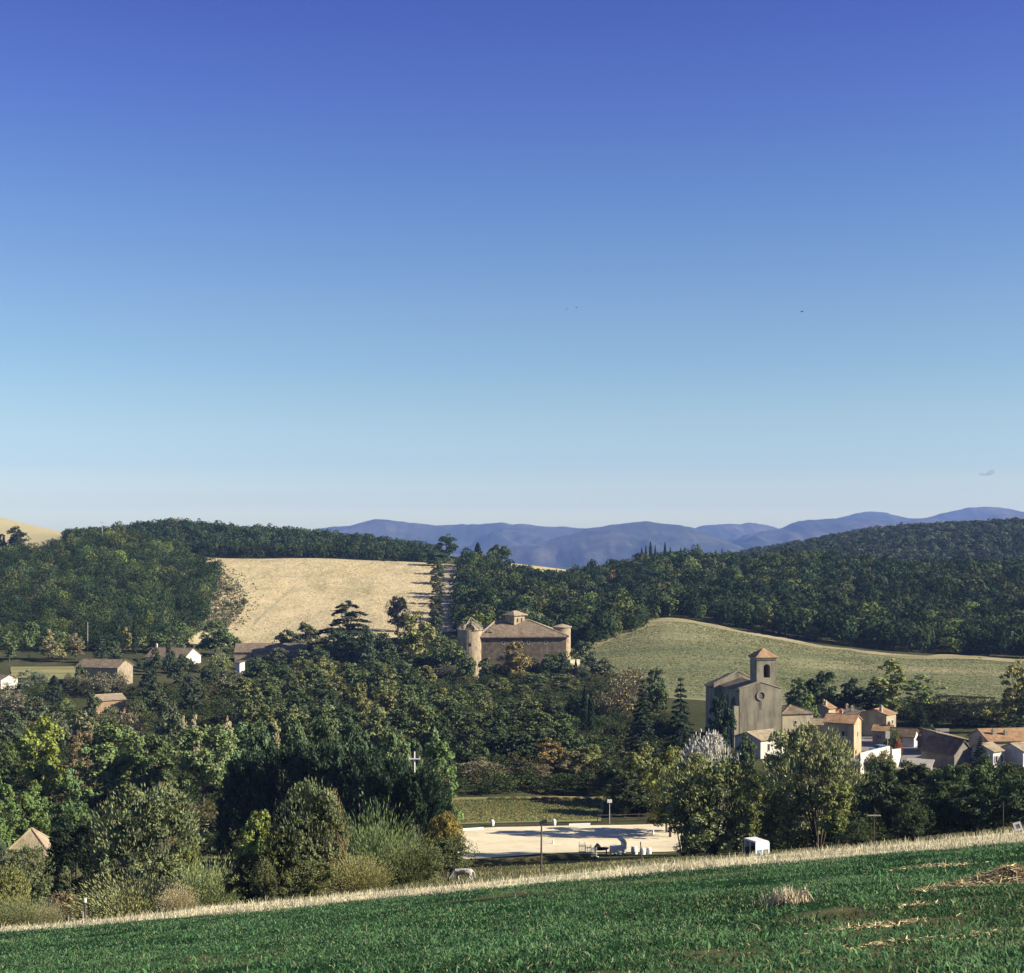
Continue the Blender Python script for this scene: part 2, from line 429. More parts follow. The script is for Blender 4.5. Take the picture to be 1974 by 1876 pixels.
def ground_color(X, Y):
    dx = X/np.maximum(Y, 1)*F+CX
    n = fbm(X*0.02, Y*0.02, 5); n2 = fbm(X*0.15+9, Y*0.15, 4)
    c = np.empty(X.shape+(3,))
    c[:] = (0.060, 0.068, 0.032)
    def mix(mask, col):
        m = np.clip(mask, 0, 1)[..., None]
        c[:] = c*(1-m)+np.array(col)*m
    mix((n2-0.5)*4, (0.10, 0.095, 0.05))
    mix(((Y < 200) & (Y > 60))*np.clip((n2-0.2)*2.5, 0.3, 1), (0.15, 0.155, 0.07))      # bank beyond the field
    mix((Y <= 82)*1.0, (0.018, 0.048, 0.022))                                         # crop field
    mix((Y <= 84)*np.clip((n2-0.66)*9, 0, 0.6), (0.20, 0.17, 0.09))
    eg = np.interp(dx, [-200, 0, 500, 987, 1300, 1600, 1974, 2200], [72, 72, 70, 67.5, 66.5, 64, 60, 58])
    mix((Y < 87)*np.clip((Y-eg+6*(n2-.4))/7, 0, .95), (0.40, 0.36, 0.20))                     # dry margin
    mix((Y > 845)*(Y < 1500)*np.clip((150-dx)/40+(Y > 1090)*2, 0, 1)*(dx < 210), (0.42, 0.37, 0.21))                          # straw coloured hill
    mix((Y > 930)*(Y < 1130)*(dx > 985)*(dx < 1175), (0.46, 0.39, 0.20))               # pale strip on the ridge
    mix((Y > 2000)*1.0, (0.06, 0.07, 0.04))
    return c*(0.8+0.4*n[..., None])

ys = np.concatenate([np.linspace(-30, 4, 8), np.geomspace(7, 14500, 330)])
us = np.linspace(-0.95, 0.95, 281)
YY, UU = np.meshgrid(ys, us, indexing='ij')
XX = UU*(np.maximum(YY, 0)+22)
ZZ = G(XX, YY)
V = np.stack([XX, YY, ZZ], -1).reshape(-1, 3)
fc = grid_faces(len(ys), len(us))
cen = V[fc].mean(1)
tag(link('ground', mesh_np('ground', V, fc, None, ground_color(V[:, 0], V[:, 1]), [MGR], smooth=True)), kind='structure')

def patch(name, a, b, mat, off, nu=90, nv=40, jit=0.0):
    """a ground sheet lofted between two (column, depth) lines and laid over the terrain"""
    def along(line, n):
        line = np.array(line, float)
        t = np.linspace(0, 1, n); s = np.linspace(0, 1, len(line))
        return np.stack([np.interp(t, s, line[:, 0]), np.interp(t, s, line[:, 1])], -1)
    A = along(a, nu); B = along(b, nu)
    t = np.linspace(0, 1, nv)[:, None, None]
    P = A[None]*(1-t)+B[None]*t
    X = XD(P[..., 0], P[..., 1]); Y = P[..., 1]
    if jit:
        X = X+jit*(fbm(X*0.05+3, Y*0.05, 4)-0.5)*2; Y = Y+jit*(fbm(X*0.05+40, Y*0.05, 4)-0.5)*2
    Z = G(X, Y)+off
    V = np.stack([X, Y, Z], -1).reshape(-1, 3)
    return tag(link(name, mesh_np(name, V, grid_faces(nv, nu), None, None, [mat], smooth=True)), kind='structure')

patch('hay_field', [(330,520),(480,522),(620,525),(760,530),(885,545)], [(404,778),(520,782),(640,784),(760,786),(885,790)], M_hay, 0.2, 140, 90, 5)
patch('field_track', [(488,575),(520,612),(566,668)], [(494,575),(526,612),(570,668)], M_lane, 0.35, 30, 4, .8)
M_scrub = noise_mat('scrub_ground', [(0.3, (0.075, 0.085, 0.045)), (0.5, (0.14, 0.135, 0.08)), (0.7, (0.24, 0.21, 0.13))], 0.12, 9, bump=0.4)
patch('pasture', [(1080,430),(1250,392),(1500,380),(1750,380),(2150,380)], [(1105,507),(1215,540),(1262,566),(1500,531),(1740,511),(2150,490)], M_pasture, 0.1, 140, 70, 5)
patch('stubble_strip', [(1125,484),(1225,526),(1330,548),(1500,521),(1740,501),(2150,480)], [(1125,490),(1225,542),(1290,563),(1500,532),(1740,512),(2150,491)], M_stubble, 0.2, 200, 24, 9)
patch('arena_sand', [(845,172),(960,176),(1120,180),(1420,182)], [(845,203),(960,206),(1120,207),(1420,208)], M_sand, 0.10, 90, 30, 0.4)
patch('meadow', [(830,208),(1000,210),(1158,211)], [(830,233),(1000,234),(1164,235)], M_meadow, 0.08, 70, 24, 0.6)
patch('lane', [(846,560),(872,560)], [(858,800),(880,800)], M_lane, 0.3, 8, 60)
patch('paddock', [(20,432),(80,430),(150,428)], [(20,458),(80,458),(150,458)], M_meadow, 0.15, 60, 20, 1)
patch('village_street', [(1655,262),(1800,262),(1830,268)], [(1600,330),(1760,330),(1830,330)], M_road, 0.10, 20, 20)

def mountain(line, Y0, depth, foot, seed):
    Y0, depth, foot = Y0*1.5, depth*1.5, foot*1.5
    line = np.array(line, float)
    xs = np.linspace(line[0, 0], line[-1, 0], 420)
    rz = (HY-np.interp(xs, line[:, 0], line[:, 1]))/F*Y0
    # soften the traced corners and roughen the crest
    k = np.hanning(15); k /= k.sum()
    rz = np.convolve(np.pad(rz, 7, 'edge'), k, 'valid')
    wx = XD(xs, Y0)
    rz = rz+(fbm(wx*0.006+seed, wx*0+seed, 6)-0.5)*34
    nv = 60
    tt = np.linspace(0, 1.5, nv)[:, None]
    prof = np.where(tt <= 1, tt**1.15, 1-(tt-1)*1.1)
    Yv = Y0-depth*(1-tt)+0*wx[None]
    Xv = np.broadcast_to(wx[None], Yv.shape)
    gul = (fbm(Xv*0.0022+seed, Yv*0.0011+seed, 5)-0.5)
    Zv = foot+(rz[None]-foot)*prof+gul*420*np.clip(1.6*tt*(1-tt)*2, 0, 1)*(tt < 1)
    V = np.stack([Xv, Yv, Zv], -1).reshape(-1, 3)
    return tag(link('mountains', mesh_np('mountains', V, grid_faces(nv, len(xs)), None, None, [M_mount], smooth=True)), kind='structure')
mountain([(560,1120),(700,1110),(800,1095),(870,1078),(960,1062),(1050,1040),(1130,1018),(1180,1009),(1240,1003),(1290,1008),(1330,1016),(1380,1034),(1430,1058),(1500,1086),(1600,1120)], 5200, 1500, -160, 3)
mountain([(380,1062),(480,1048),(590,1026),(640,1011),(680,1013),(723,1002),(760,1004),(790,1009),(860,1013),(910,1010),(960,1006),(1010,1010),(1060,1016),(1130,1018),(1200,1022),(1300,1030),(1420,1045),(1550,1060)], 6100, 1500, -160, 21)
mountain([(1200,1060),(1290,1030),(1350,1014),(1390,1010),(1440,1006),(1480,1012),(1540,1030),(1620,1060)], 6900, 1300, -160, 33)
mountain([(1330,1075),(1400,1042),(1470,1022),(1515,1012),(1530,1002),(1580,999),(1625,998),(1690,1001),(1740,1004),(1800,1002),(1850,1000),(1910,994),(1974,990),(2080,985),(2300,1005),(2600,1030)], 5800, 1500, -160, 47)
mountain([(1560,1020),(1625,998),(1650,990),(1680,986),(1710,989),(1745,1000),(1790,995),(1840,983),(1890,975),(1940,978),(1990,986),(2100,980),(2300,1000),(2600,1040)], 7200, 1300, -160, 59)

# ------------------------------------------------------------------ leaf clouds
def unit(v): return v/np.maximum(np.linalg.norm(v, axis=-1, keepdims=True), 1e-9)
def rdir(n, r): return unit(r.normal(size=(n, 3)))
class Leaves:
    def __init__(s): s.p = []; s.a = []; s.n = []; s.L = []; s.W = []; s.t = []
    def add(s, p, axis, nrm, L, W, t):
        s.p.append(p); s.a.append(axis); s.n.append(nrm); s.L.append(np.broadcast_to(L, len(p))); s.W.append(np.broadcast_to(W, len(p)))
        s.t.append(np.broadcast_to(t, (len(p), 3)))
    def arrays(s, tri=False):
        p = np.concatenate(s.p); a = np.concatenate(s.a); n = np.concatenate(s.n)
        L = np.concatenate(s.L)[:, None]; W = np.concatenate(s.W)[:, None]; t = np.concatenate(s.t)
        side = unit(np.cross(a, n)); a = unit(a)
        m = len(p)
        if tri:
            V = np.stack([p-a*L*.5-side*W*.5, p-a*L*.5+side*W*.5, p+a*L*.5], 1).reshape(-1, 3)
            f = np.arange(m*3).reshape(m, 3)
        else:
            V = np.stack([p-a*L*.5, p+side*W*.5-a*L*.06, p+a*L*.5, p-side*W*.5-a*L*.06], 1).reshape(-1, 3)
            f = np.arange(m*4).reshape(m, 4)
        return V, f, t
def tints(n, r, v=0.28, hue=0.12):
    b = np.clip(r.normal(1, v, n), 0.35, 1.9)[:, None]
    h = r.normal(0, hue, n)[:, None]
    return np.clip(b*(1+h*np.array([[1.0, 0.15, -0.6]])), 0.1, 2.5)
def clump_leaves(lv, clumps, n, size, r, aspect=1.5, updir=0.0, hang=0.0, jitter=0.5, v=0.28, shell=(0.62, 0.45)):
    rad = np.array([c[1] for c in clumps]); w = rad**2/np.sum(rad**2)
    for (c, cr), k in zip(clumps, np.maximum(4, (w*n)).astype(int)):
        d = rdir(k, r); d[:, 2] = np.where(d[:, 2] < -0.35, -d[:, 2], d[:, 2])
        p = np.array(c)+d*cr*(shell[0]+shell[1]*r.random((k, 1)))*np.array([1, 1, 0.85])
        nr = unit(d+jitter*r.normal(size=(k, 3)))
        ax = unit(np.cross(nr, rdir(k, r))+updir*np.array([0, 0, 1])+updir*0.6*d-hang*np.array([0, 0, 1]))
        L = size*(0.6+0.8*r.random(k))
        lv.add(p, ax, nr, L, L/aspect, tints(k, r, v)*r.normal(1, 0.10))
def ell_clumps(r, n, cz, sxy, sz, rmin, rmax, zmin=-9, flat=1.0, inner=0.35):
    out = []
    g = math.pi*(3-math.sqrt(5))
    for i in range(n):
        z = 1-2*(i+0.5)/n; q = math.sqrt(1-z*z); a = g*i+r.normal(0, 0.25)
        d = np.array([q*math.cos(a), q*math.sin(a), z+r.normal(0, 0.08)])
        cr = rmin+(rmax-rmin)*r.random()
        f = 1-(cr*0.75/sxy)-0.22*r.random()**2
        if r.random() < inner*0.5: f *= 0.6
        c = np.array([d[0]*sxy*f, d[1]*sxy*f, cz+d[2]*sz*f])
        if c[2] < zmin: c[2] = zmin+0.3*r.random()
        out.append((c, cr))
    return out

def lobed(r, n, lobes, W, H, z0, rmin, rmax, main=0.62):
    """clumps over a crown of several overlapping lobes, filling a W wide, H tall outline from z0 up"""
    out = []
    R0 = W/2; hz = (H-z0)/2; cz = z0+hz
    L = [(np.array([0, 0, cz+hz*.16]), R0*main, hz*.86), (np.array([0, 0, z0+hz*.45]), R0*.60, hz*.5)]
    for i in range(lobes):
        a = i*2.4+r.normal(0, .35); q = R0*(.34+.26*r.random())
        lz = z0+(H-z0)*(.20+.52*((i*0.618) % 1))
        rr = R0*(.30+.22*r.random())
        L.append((np.array([q*math.cos(a), q*math.sin(a), lz]), rr, min(rr*1.15, hz*.9)))
    w = np.array([l[1]**2 for l in L]); w /= w.sum()
    for (c, rx, rz), k in zip(L, np.maximum(5, (w*n)).astype(int)):
        for i in range(k):
            d = unit(r.normal(size=3))
            if d[2] < -.5: d[2] = -d[2]
            cr = rmin+(rmax-rmin)*r.random()**1.5
            f = 1-.28*r.random()**1.5
            p = c+d*np.array([rx, rx, rz])*f
            p[2] = min(max(p[2], cr*.55+.05), H-cr*.5)
            out.append((p, cr))
    return out

def trunk_mb(h, rb, limbs, lean=0.0, fork=0.3, r=None):
    mb = MB()
    top = Vector((lean, 0, h))
    mid = Vector((lean*0.3+0.04*h*(r.random()-.5), 0.04*h*(r.random()-.5), h*0.5))
    mb.tube([(0, 0, -0.6), (0, 0, 0.25), mid, top], [rb*1.35, rb, rb*0.72, rb*0.32], 7)
    for c in limbs:
        c = Vector(c)
        t = fork+0.5*(r.random())*(1-fork)
        s = mid*(2*t) if t < .5 else mid+(top-mid)*(2*t-1)
        if s.z > c.z: s.z = c.z*0.7
        m = (s+c)*0.5+Vector((0, 0, -0.06*h+0.08*h*r.random()))
        mb.tube([s, m, c], [rb*0.42, rb*0.28, rb*0.08], 5)
    return mb

def make_kind(kind, seed, n, size, tri=False):
    """-> leaf arrays and a trunk, in metres of a typical tree of that kind, plus its nominal width and height"""
    r = np.random.default_rng(seed)
    lv = Leaves(); mb = None
    if kind == 'round':
        cl = lobed(r, 95, 6, 9.4, 10.2, 0.5, 0.55, 1.35)
        clump_leaves(lv, cl, n, size, r)
        mb = trunk_mb(6.0, 0.24, [c for c, _ in cl[::9]], 0.3, 0.25, r); W, H = 9.2, 10.2
    elif kind == 'high':
        cl = lobed(r, 95, 6, 8.6, 10.4, 3.2, 0.5, 1.2, .7)
        clump_leaves(lv, cl, n, size, r)
        mb = trunk_mb(7.0, 0.2, [c for c, _ in cl[::8]], 0.3, 0.4, r); W, H = 8.6, 10.4
    elif kind == 'dome':
        cl = ell_clumps(r, 24, 5.0, 4.3, 4.7, 1.2, 2.1, 0.8)
        clump_leaves(lv, cl, n, size, r, jitter=0.12, v=0.10, shell=(0.90, 0.16))
        mb = MB(); W, H = 8.8, 10.0
    elif kind == 'tall':
        cl = lobed(r, 95, 6, 5.8, 13.2, 0.6, 0.40, 0.95, .78)
        clump_leaves(lv, cl, n, size, r, updir=0.35)
        mb = trunk_mb(10.0, 0.2, [c for c, _ in cl[::9]], 0.1, 0.2, r); W, H = 5.9, 13.3
    elif kind == 'willow':
        cl = lobed(r, 160, 9, 9.7, 9.7, 0.3, 0.40, 1.0, .70)
        clump_leaves(lv, cl, n, size, r, aspect=1.25, updir=0.0, jitter=0.7)
        k = n//14                                                  # loose shoots breaking the outline
        d = rdir(k, r); d[:, 2] = np.abs(d[:, 2])*0.9+0.1; d = unit(d)
        lv.add(np.array([0, 0, 4.9])+d*np.array([4.9, 4.9, 4.9])*(0.9+0.2*r.random((k, 1))), unit(d*0.6+np.array([0, 0, 0.8])+0.3*r.normal(size=(k, 3))), rdir(k, r), size*1.6, size*0.5, tints(k, r)*1.1)
        mb = trunk_mb(6.5, 0.17, [c for c, _ in cl[::10]], 0.2, 0.05, r)
        for q in range(5):
            a = q*1.3+r.random()
            mb.tube([(0.25*math.cos(a), 0.25*math.sin(a), -0.4), (1.0*math.cos(a), 1.0*math.sin(a), 2.2), (2.2*math.cos(a), 2.2*math.sin(a), 5.4)], [0.13, 0.10, 0.03], 5)
        W, H = 9.9, 9.9
    elif kind == 'bush':
        cl = lobed(r, 120, 7, 6.8, 6.0, 0.05, 0.28, 0.75)
        clump_leaves(lv, cl, n, size, r, aspect=1.6, updir=0.0, jitter=0.75)
        k = n//12
        d = rdir(k, r); d[:, 2] = np.abs(d[:, 2]); d = unit(d)
        lv.add(np.array([0, 0, 2.7])+d*np.array([3.2, 3.2, 3.2])*(0.92+0.22*r.random((k, 1))), unit(d*0.7+np.array([0, 0, 0.6])+0.4*r.normal(size=(k, 3))), rdir(k, r), size*1.3, size*0.6, tints(k, r)*1.1)
        mb = trunk_mb(3.2, 0.09, [c for c, _ in cl[::8]], 0.2, 0.02, r); W, H = 7.0, 6.3
    elif kind == 'broom':
        tufts = 95
        for q in range(tufts):
            a = r.random()*6.28; rr = math.sqrt(r.random())*1.0
            bx, by = rr*2.3*math.cos(a), rr*2.3*math.sin(a)
            hh = 3.6*(1-0.55*rr**2)*(0.75+0.4*r.random())
            k = n//tufts
            t = r.random((k, 1))**0.8
            sp = r.normal(size=(k, 3))*np.array([0.62, 0.62, 0.2])
            ax = unit(np.array([bx*0.22, by*0.22, 1.0])+sp*0.9)
            p = np.array([bx*0.75, by*0.75, 0.1])+ax*hh*t+sp*0.25
            lv.add(p, ax, rdir(k, r), size*(0.8+0.8*r.random(k)), size*0.2, tints(k, r, 0.3)*(0.9+0.25*t)*r.normal(1, 0.12))
        mb = trunk_mb(1.6, 0.05, [(1, 0, 1.5), (-1, .4, 1.6), (0, -1, 1.5), (.2, 1, 1.4)], 0.1, 0.02, r); W, H = 5.6, 3.7
    elif kind == 'ley':
        for q in range(130):
            z = r.random()**0.85; a = r.random()*6.28
            rad = 4.3*math.sqrt(max(0.02, 1-(z*0.94)**2.2))*(0.82+0.25*r.random())
            b = np.array([rad*math.cos(a)*0.8, rad*math.sin(a)*0.8, z*9.8+0.3])
            o = np.array([math.cos(a), math.sin(a), 0])
            k = n//130
            t = r.random((k, 1))
            ax0 = unit(o*0.55+np.array([0, 0, 0.9])+0.15*r.normal(size=3))
            sp = r.normal(size=(k, 3))*0.42*(1-0.75*t)
            ax = unit(ax0+0.45*r.normal(size=(k, 3))+0.25*o)
            lv.add(b+ax0*1.9*t+sp, ax, rdir(k, r), size*(1.0+0.9*r.random(k)), size*0.42, tints(k, r, 0.25)*(0.75+0.5*t)*r.normal(1, 0.12))
        mb = trunk_mb(8.5, 0.25, [], 0.1, 0.2, r); W, H = 8.8, 11.6
    elif kind == 'cypress':
        z = r.random(n)**0.9; a = r.random(n)*6.28
        rad = 0.85*np.sin(np.clip(z*0.97+0.03, 0, 1)**0.62*math.pi)**0.75*(0.75+0.35*r.random(n))
        o = np.stack([np.cos(a), np.sin(a), 0*a], -1)
        p = o*rad[:, None]+np.stack([0*z, 0*z, z*9.9+0.2], -1)
        lump = 0.75+0.5*vnoise(a*2.2, z*14)
        p[:, :2] *= lump[:, None]
        lv.add(p, unit(np.array([0, 0, 1])+0.3*o+0.25*r.normal(size=(n, 3))), o+0.5*r.normal(size=(n, 3)), size*(0.9+0.8*r.random(n)), size*0.45, tints(n, r, 0.22))
        mb = trunk_mb(8, 0.14, [], 0.0, 0.2, r); W, H = 1.75, 10.3
    elif kind == 'fir':
        tiers = 17
        for q in range(tiers):
            t = q/(tiers-1); zz = 0.9+t*11.2; R0 = 3.1*(1-t)**0.85+0.2
            nb = max(4, int(11*(1-t))+3)
            for b in range(nb):
                a = 6.283*(b+0.5*(q % 2))/nb+r.normal(0, 0.12); R1 = R0*(0.82+0.3*r.random())
                k = max(5, int(n*R1/(nb*tiers*1.7)))
                s = r.random((k, 1))**0.7
                o = np.array([math.cos(a), math.sin(a), 0]); sd = np.array([-o[1], o[0], 0])
                p = o*R1*s+np.array([0, 0, zz])-np.array([0, 0, 0.55])*s**1.2*R1*0.45+sd*r.normal(size=(k, 1))*0.30*(1.1-s*0.7)+np.array([0, 0, 1])*r.normal(size=(k, 1))*0.10
                lv.add(p, unit(o+sd*r.normal(size=(k, 1))*0.8-np.array([0, 0, 0.25])), unit(np.array([0, 0, 1])+0.5*r.normal(size=(k, 3))), size*(0.9+0.7*r.random(k)), size*0.5, tints(k, r, 0.25))
        mb = trunk_mb(12.0, 0.2, [], 0.0, 0.2, r); W, H = 6.3, 12.6
    elif kind == 'cedar':
        limbs = []
        for q in range(26):
            t = (q+0.5)/26; zz = 3.0+t*10.8+r.normal(0, 0.2)
            R0 = 6.2*(1-t)**0.6*(0.55+0.5*r.random())+0.7
            a = q*2.4+r.normal(0, 0.3)
            o = np.array([math.cos(a), math.sin(a), 0]); sd = np.array([-o[1], o[0], 0])
            k = int(n*R0/95)
            s = r.random((k, 1))**0.6; wv = r.normal(size=(k, 1))*(0.35+0.9*s*(1.15-s))*R0*0.26
            p = o*R0*s+sd*wv+np.array([0, 0, zz])+np.array([0, 0, 1])*(0.5*s-0.75*s**3*1.2+r.normal(size=(k, 1))*0.13)
            lv.add(p, unit(o+sd*r.normal(size=(k, 1))+np.array([0, 0, -0.25])), unit(np.array([0, 0, 1])+0.45*r.normal(size=(k, 3))), size*(0.8+0.8*r.random(k)), size*0.55, tints(k, r, 0.25))
            limbs.append(o*R0*0.8+np.array([0, 0, zz+0.1]))
        mb = trunk_mb(13.2, 0.36, limbs[::2], 0.2, 0.3, r); W, H = 12.4, 14.4
    elif kind == 'pine':
        cl = ell_clumps(r, 34, 8.9, 3.7, 2.6, 0.8, 1.4)
        clump_leaves(lv, cl, n, size, r, aspect=1.9, updir=0.4)
        mb = trunk_mb(9.0, 0.21, [c for c, _ in cl[::4]], 0.5, 0.55, r); W, H = 7.6, 11.8
    elif kind == 'bare':
        cl = ell_clumps(r, 46, 5.2, 3.6, 4.2, 0.6, 1.2)
        clump_leaves(lv, cl, n, size*0.9, r, aspect=1.8, jitter=1.2, v=0.35, updir=0.3)
        mb = trunk_mb(6.5, 0.15, [c for c, _ in cl[::2]], 0.3, 0.1, r)
        for c, cr in cl[::2]:
            for _ in range(2):
                e = Vector(c)+Vector((r.normal(0, 0.7), r.normal(0, 0.7), 1.0+r.random()))
                mb.tube([Vector(c)*0.8+Vector((0, 0, .6)), (Vector(c)+e)*0.5, e], [0.05, 0.035, 0.012], 4)
        W, H = 7.4, 9.6
    if kind in ('round', 'willow', 'bush', 'tall', 'bare', 'high'):
        cz = H*(.3 if kind == 'bush' else .5)
        for q in range(len(lv.p)):
            p = lv.p[q]-np.array([0, 0, cz])
            d = unit(p)
            a = np.arctan2(d[:, 1], d[:, 0])
            o = seed % 97
            nz = vnoise(np.cos(a)*1.6+o, d[:, 2]*2.2+np.sin(a)*1.6+o)+.45*vnoise(np.cos(a)*4+o+9, d[:, 2]*5+np.sin(a)*4)
            sc = 1+0.42*(nz-.72)
            p = p*np.stack([sc, sc, 1+.6*(sc-1)], -1)+np.array([0, 0, cz])
            p[:, 2] = np.maximum(p[:, 2], .05)
            gap = vnoise(p[:, 0]*1.3+o, p[:, 1]*1.3+p[:, 2]*1.7)
            keep = gap > .26
            for L in (lv.a, lv.n, lv.L, lv.W, lv.t): L[q] = L[q][keep]
            lv.p[q] = p[keep]
    V, f, t = lv.arrays(tri)
    return V, f, t, mb, W, H

PROTO = {}
def proto(kind, lod, var):
    key = (kind, lod, var)
    if key not in PROTO:
        base = {'round': (15000, 0.36), 'high': (13000, 0.36), 'tall': (12000, 0.34), 'willow': (26000, 0.25), 'bush': (16000, 0.20), 'broom': (14000, 0.22), 'ley': (20000, 0.34),
                'cypress': (2600, 0.34), 'fir': (6500, 0.42), 'cedar': (17000, 0.40), 'pine': (6500, 0.45), 'bare': (4200, 0.32)}[kind]
        n, s = base
        if lod == 'mid': n, s = int(n*0.30), s*1.65
        if lod == 'far': n, s = int(n*0.16), s*2.3
        V, f, t, mb, W, H = make_kind(kind, hash((len(kind)*7+ord(kind[0]), var)) % 100000+var, n, s)
        if lod == 'near':
            crown = mesh_np(kind+'_crown', V, f, None, t, [MF])
            tm = bpy.data.meshes.new(kind+'_trunk'); tm.from_pydata([tuple(v) for v in mb.v], [], mb.f); tm.materials.append(MBK)
            tm.polygons.foreach_set('use_smooth', [True]*len(tm.polygons)); tm.update()
            PROTO[key] = (crown, tm, W, H)
        else:
            TV = np.array([tuple(v) for v in mb.v]) if mb.v else np.zeros((0, 3))
            tf = np.array([(a, b, c, d) for a, b, c, d in (q for q in mb.f if len(q) == 4)], dtype=int).reshape(-1, 4)
            VV = np.concatenate([V, TV]); FF = np.concatenate([f, tf+len(V)])
            tt = np.concatenate([t, np.ones((len(tf), 3))])
            mi = np.concatenate([np.zeros(len(f), int), np.ones(len(tf), int)])
            PROTO[key] = (mesh_np(kind+'_tree', VV, FF, None, tt, [MF, MBK], mi), None, W, H)
    return PROTO[key]

NAMES = {'round': 'broadleaf_tree', 'high': 'broadleaf_tree', 'tall': 'poplar_tree', 'willow': 'willow_tree', 'bush': 'shrub', 'broom': 'broom_shrub', 'ley': 'conifer_tree',
         'cypress': 'cypress_tree', 'fir': 'fir_tree', 'cedar': 'cedar_tree', 'pine': 'pine_tree', 'bare': 'autumn_tree'}
CATS = {'bush': 'shrub', 'broom': 'shrub'}
TREE_N = [0]
def tree(kind, dx, top, wd, Y, color, label, group=None, base=None, sink=0.0):
    """dx, top, wd: where its axis, tip and width stand in the 1974 px frame; Y its distance"""
    TREE_N[0] += 1
    k = TREE_N[0]
    X = XD(dx, Y)
    zb = (g1(X, Y) if base is None else ZD(base, Y))-sink
    H = max(ZD(top, Y)-zb, 0.6); Wm = wd/F*Y
    var = k % 3
    lod = 'near' if Y < 255 else 'mid'
    me, tm, W0, H0 = proto(kind, lod, var)
    sc = (Wm/W0, Wm/W0, H/H0)
    rz = (k*2.399) % 6.283
    b = 0.9+0.2*((k*0.618) % 1)
    colr = (color[0]*b*2.75, color[1]*b*2.65, color[2]*b*2.5, 1)
    nm = NAMES[kind]
    if lod == 'near':
        root = empty(nm, (X, Y, zb), rz, sc)
        c = link('crown', me, root); c.color = colr
        link('trunk', tm, root)
    else:
        root = link(nm, me, None, (X, Y, zb)); root.rotation_euler = (0, 0, rz); root.scale = sc; root.color = colr
    return tag(root, label, CATS.get(kind, 'tree'), group)

def wood(name, label, cat, pts, hmean, wmean, palette, n_leaf, size, group=None):
    """a far-off wood as one object: pts (N,2) on the terrain"""
    protos = []
    for s in range(5):
        V, f, t, mb, W, H = make_kind('dome', 900+s, n_leaf, size, tri=True)
        protos.append((V, t, W, H))
    Vs, Ts = [], []
    Zs = G(pts[:, 0], pts[:, 1])
    pal = np.array(palette)
    cn = fbm(pts[:, 0]*0.02, pts[:, 1]*0.02, 3)
    for i, (x, y) in enumerate(pts):
        V, t, W, H = protos[rng.integers(5)]
        q = rng.random()*6.283
        w = wmean*(0.6+0.8*rng.random()**1.2); h = hmean*(0.62+0.75*rng.random())*(.75+.25*w/wmean)
        if rng.random() < 0.05: h *= 1.25; w *= 0.7
        c, s = math.cos(q), math.sin(q)
        P = V*np.array([w/W, w/W, h/H])
        P = np.stack([P[:, 0]*c-P[:, 1]*s+x, P[:, 0]*s+P[:, 1]*c+y, P[:, 2]+Zs[i]-0.14*h], -1)
        j = min(len(pal)-1, int(rng.random()**2.1*len(pal)))
        col = pal[j]*np.array([1.42, 1.45, 1.36])*min(1.7, max(.45, rng.normal(1, 0.20)))*(0.70+0.6*cn[i])
        Vs.append(P.astype(np.float32)); Ts.append(np.clip(t*col, 0.004, 1).astype(np.float32))
    V = np.concatenate(Vs); T = np.concatenate(Ts)
    o = link(name, mesh_np(name, V, None, np.arange(len(V)).reshape(-1, 3), T, [MF]))
    return tag(o, label, cat, group, 'stuff')

def inside(poly, a, b):
    poly = np.array(poly, float); n = len(poly)
    r = np.zeros(len(a), bool)
    for i in range(n):
        x1, y1 = poly[i]; x2, y2 = poly[(i+1) % n]
        c = ((y1 > b) != (y2 > b)) & (a < (x2-x1)*(b-y1)/(y2-y1+1e-12)+x1)
        r ^= c
    return r
def scatter(poly, step):
    """jittered grid of points inside a (column, depth) polygon"""
    P = np.array(poly, float)
    X = XD(P[:, 0], P[:, 1])
    gx, gy = np.meshgrid(np.arange(X.min()-step, X.max()+step, step), np.arange(P[:, 1].min(), P[:, 1].max()+step, step*0.87))
    gx = gx+(np.arange(gx.shape[0]) % 2)[:, None]*step*.5
    gx = gx+rng.uniform(-.36, .36, gx.shape)*step; gy = gy+rng.uniform(-.36, .36, gy.shape)*step
    gx, gy = gx.ravel(), gy.ravel()
    m = inside(poly, gx/gy*F+CX, gy)
    return np.stack([gx[m], gy[m]], -1)

DK = (0.020, 0.034, 0.017); MD = (0.040, 0.058, 0.022); OL = (0.072, 0.080, 0.030); LT = (0.095, 0.120, 0.036); YE = (0.092, 0.112, 0.028)
ORG = (0.20, 0.13, 0.030); BR = (0.085, 0.072, 0.042); SV = (0.19, 0.19, 0.175); CO = (0.011, 0.020, 0.013); GG = (0.062, 0.078, 0.048); BL = (0.012, 0.014, 0.013)
PAL = [DK, (0.026, 0.042, 0.02), MD, (0.046, 0.064, 0.028), (0.05, 0.06, 0.03), OL, LT]
wood('woodland', 'dark oak wood covering the hillside behind the barns, beside the hay field', 'wood',
     scatter([(-180,492),(250,492),(372,520),(392,560),(412,610),(420,700),(340,765),(-180,780)], 6.3), 8.5, 7.4, PAL, 460, 0.72)
wood('woodland', 'distant wooded ridge above the top edge of the hay field', 'wood',
     scatter([(130,800),(412,792),(640,794),(842,800),(850,1060),(130,1080)], 7.2), 9.0, 8.8, PAL[:5], 190, 1.25)
wood('woodland', 'dark wood rising behind the castle and above the green pasture', 'wood',
     scatter([(884,548),(960,515),(1060,498),(1140,500),(1200,508),(1240,526),(1258,556),(1275,570),(1300,570),(1500,540),(1740,519),(2200,495),(2200,880),(1000,880),(1000,760),(884,770)], 8.0), 11.0, 10.4, PAL, 560, 0.9)
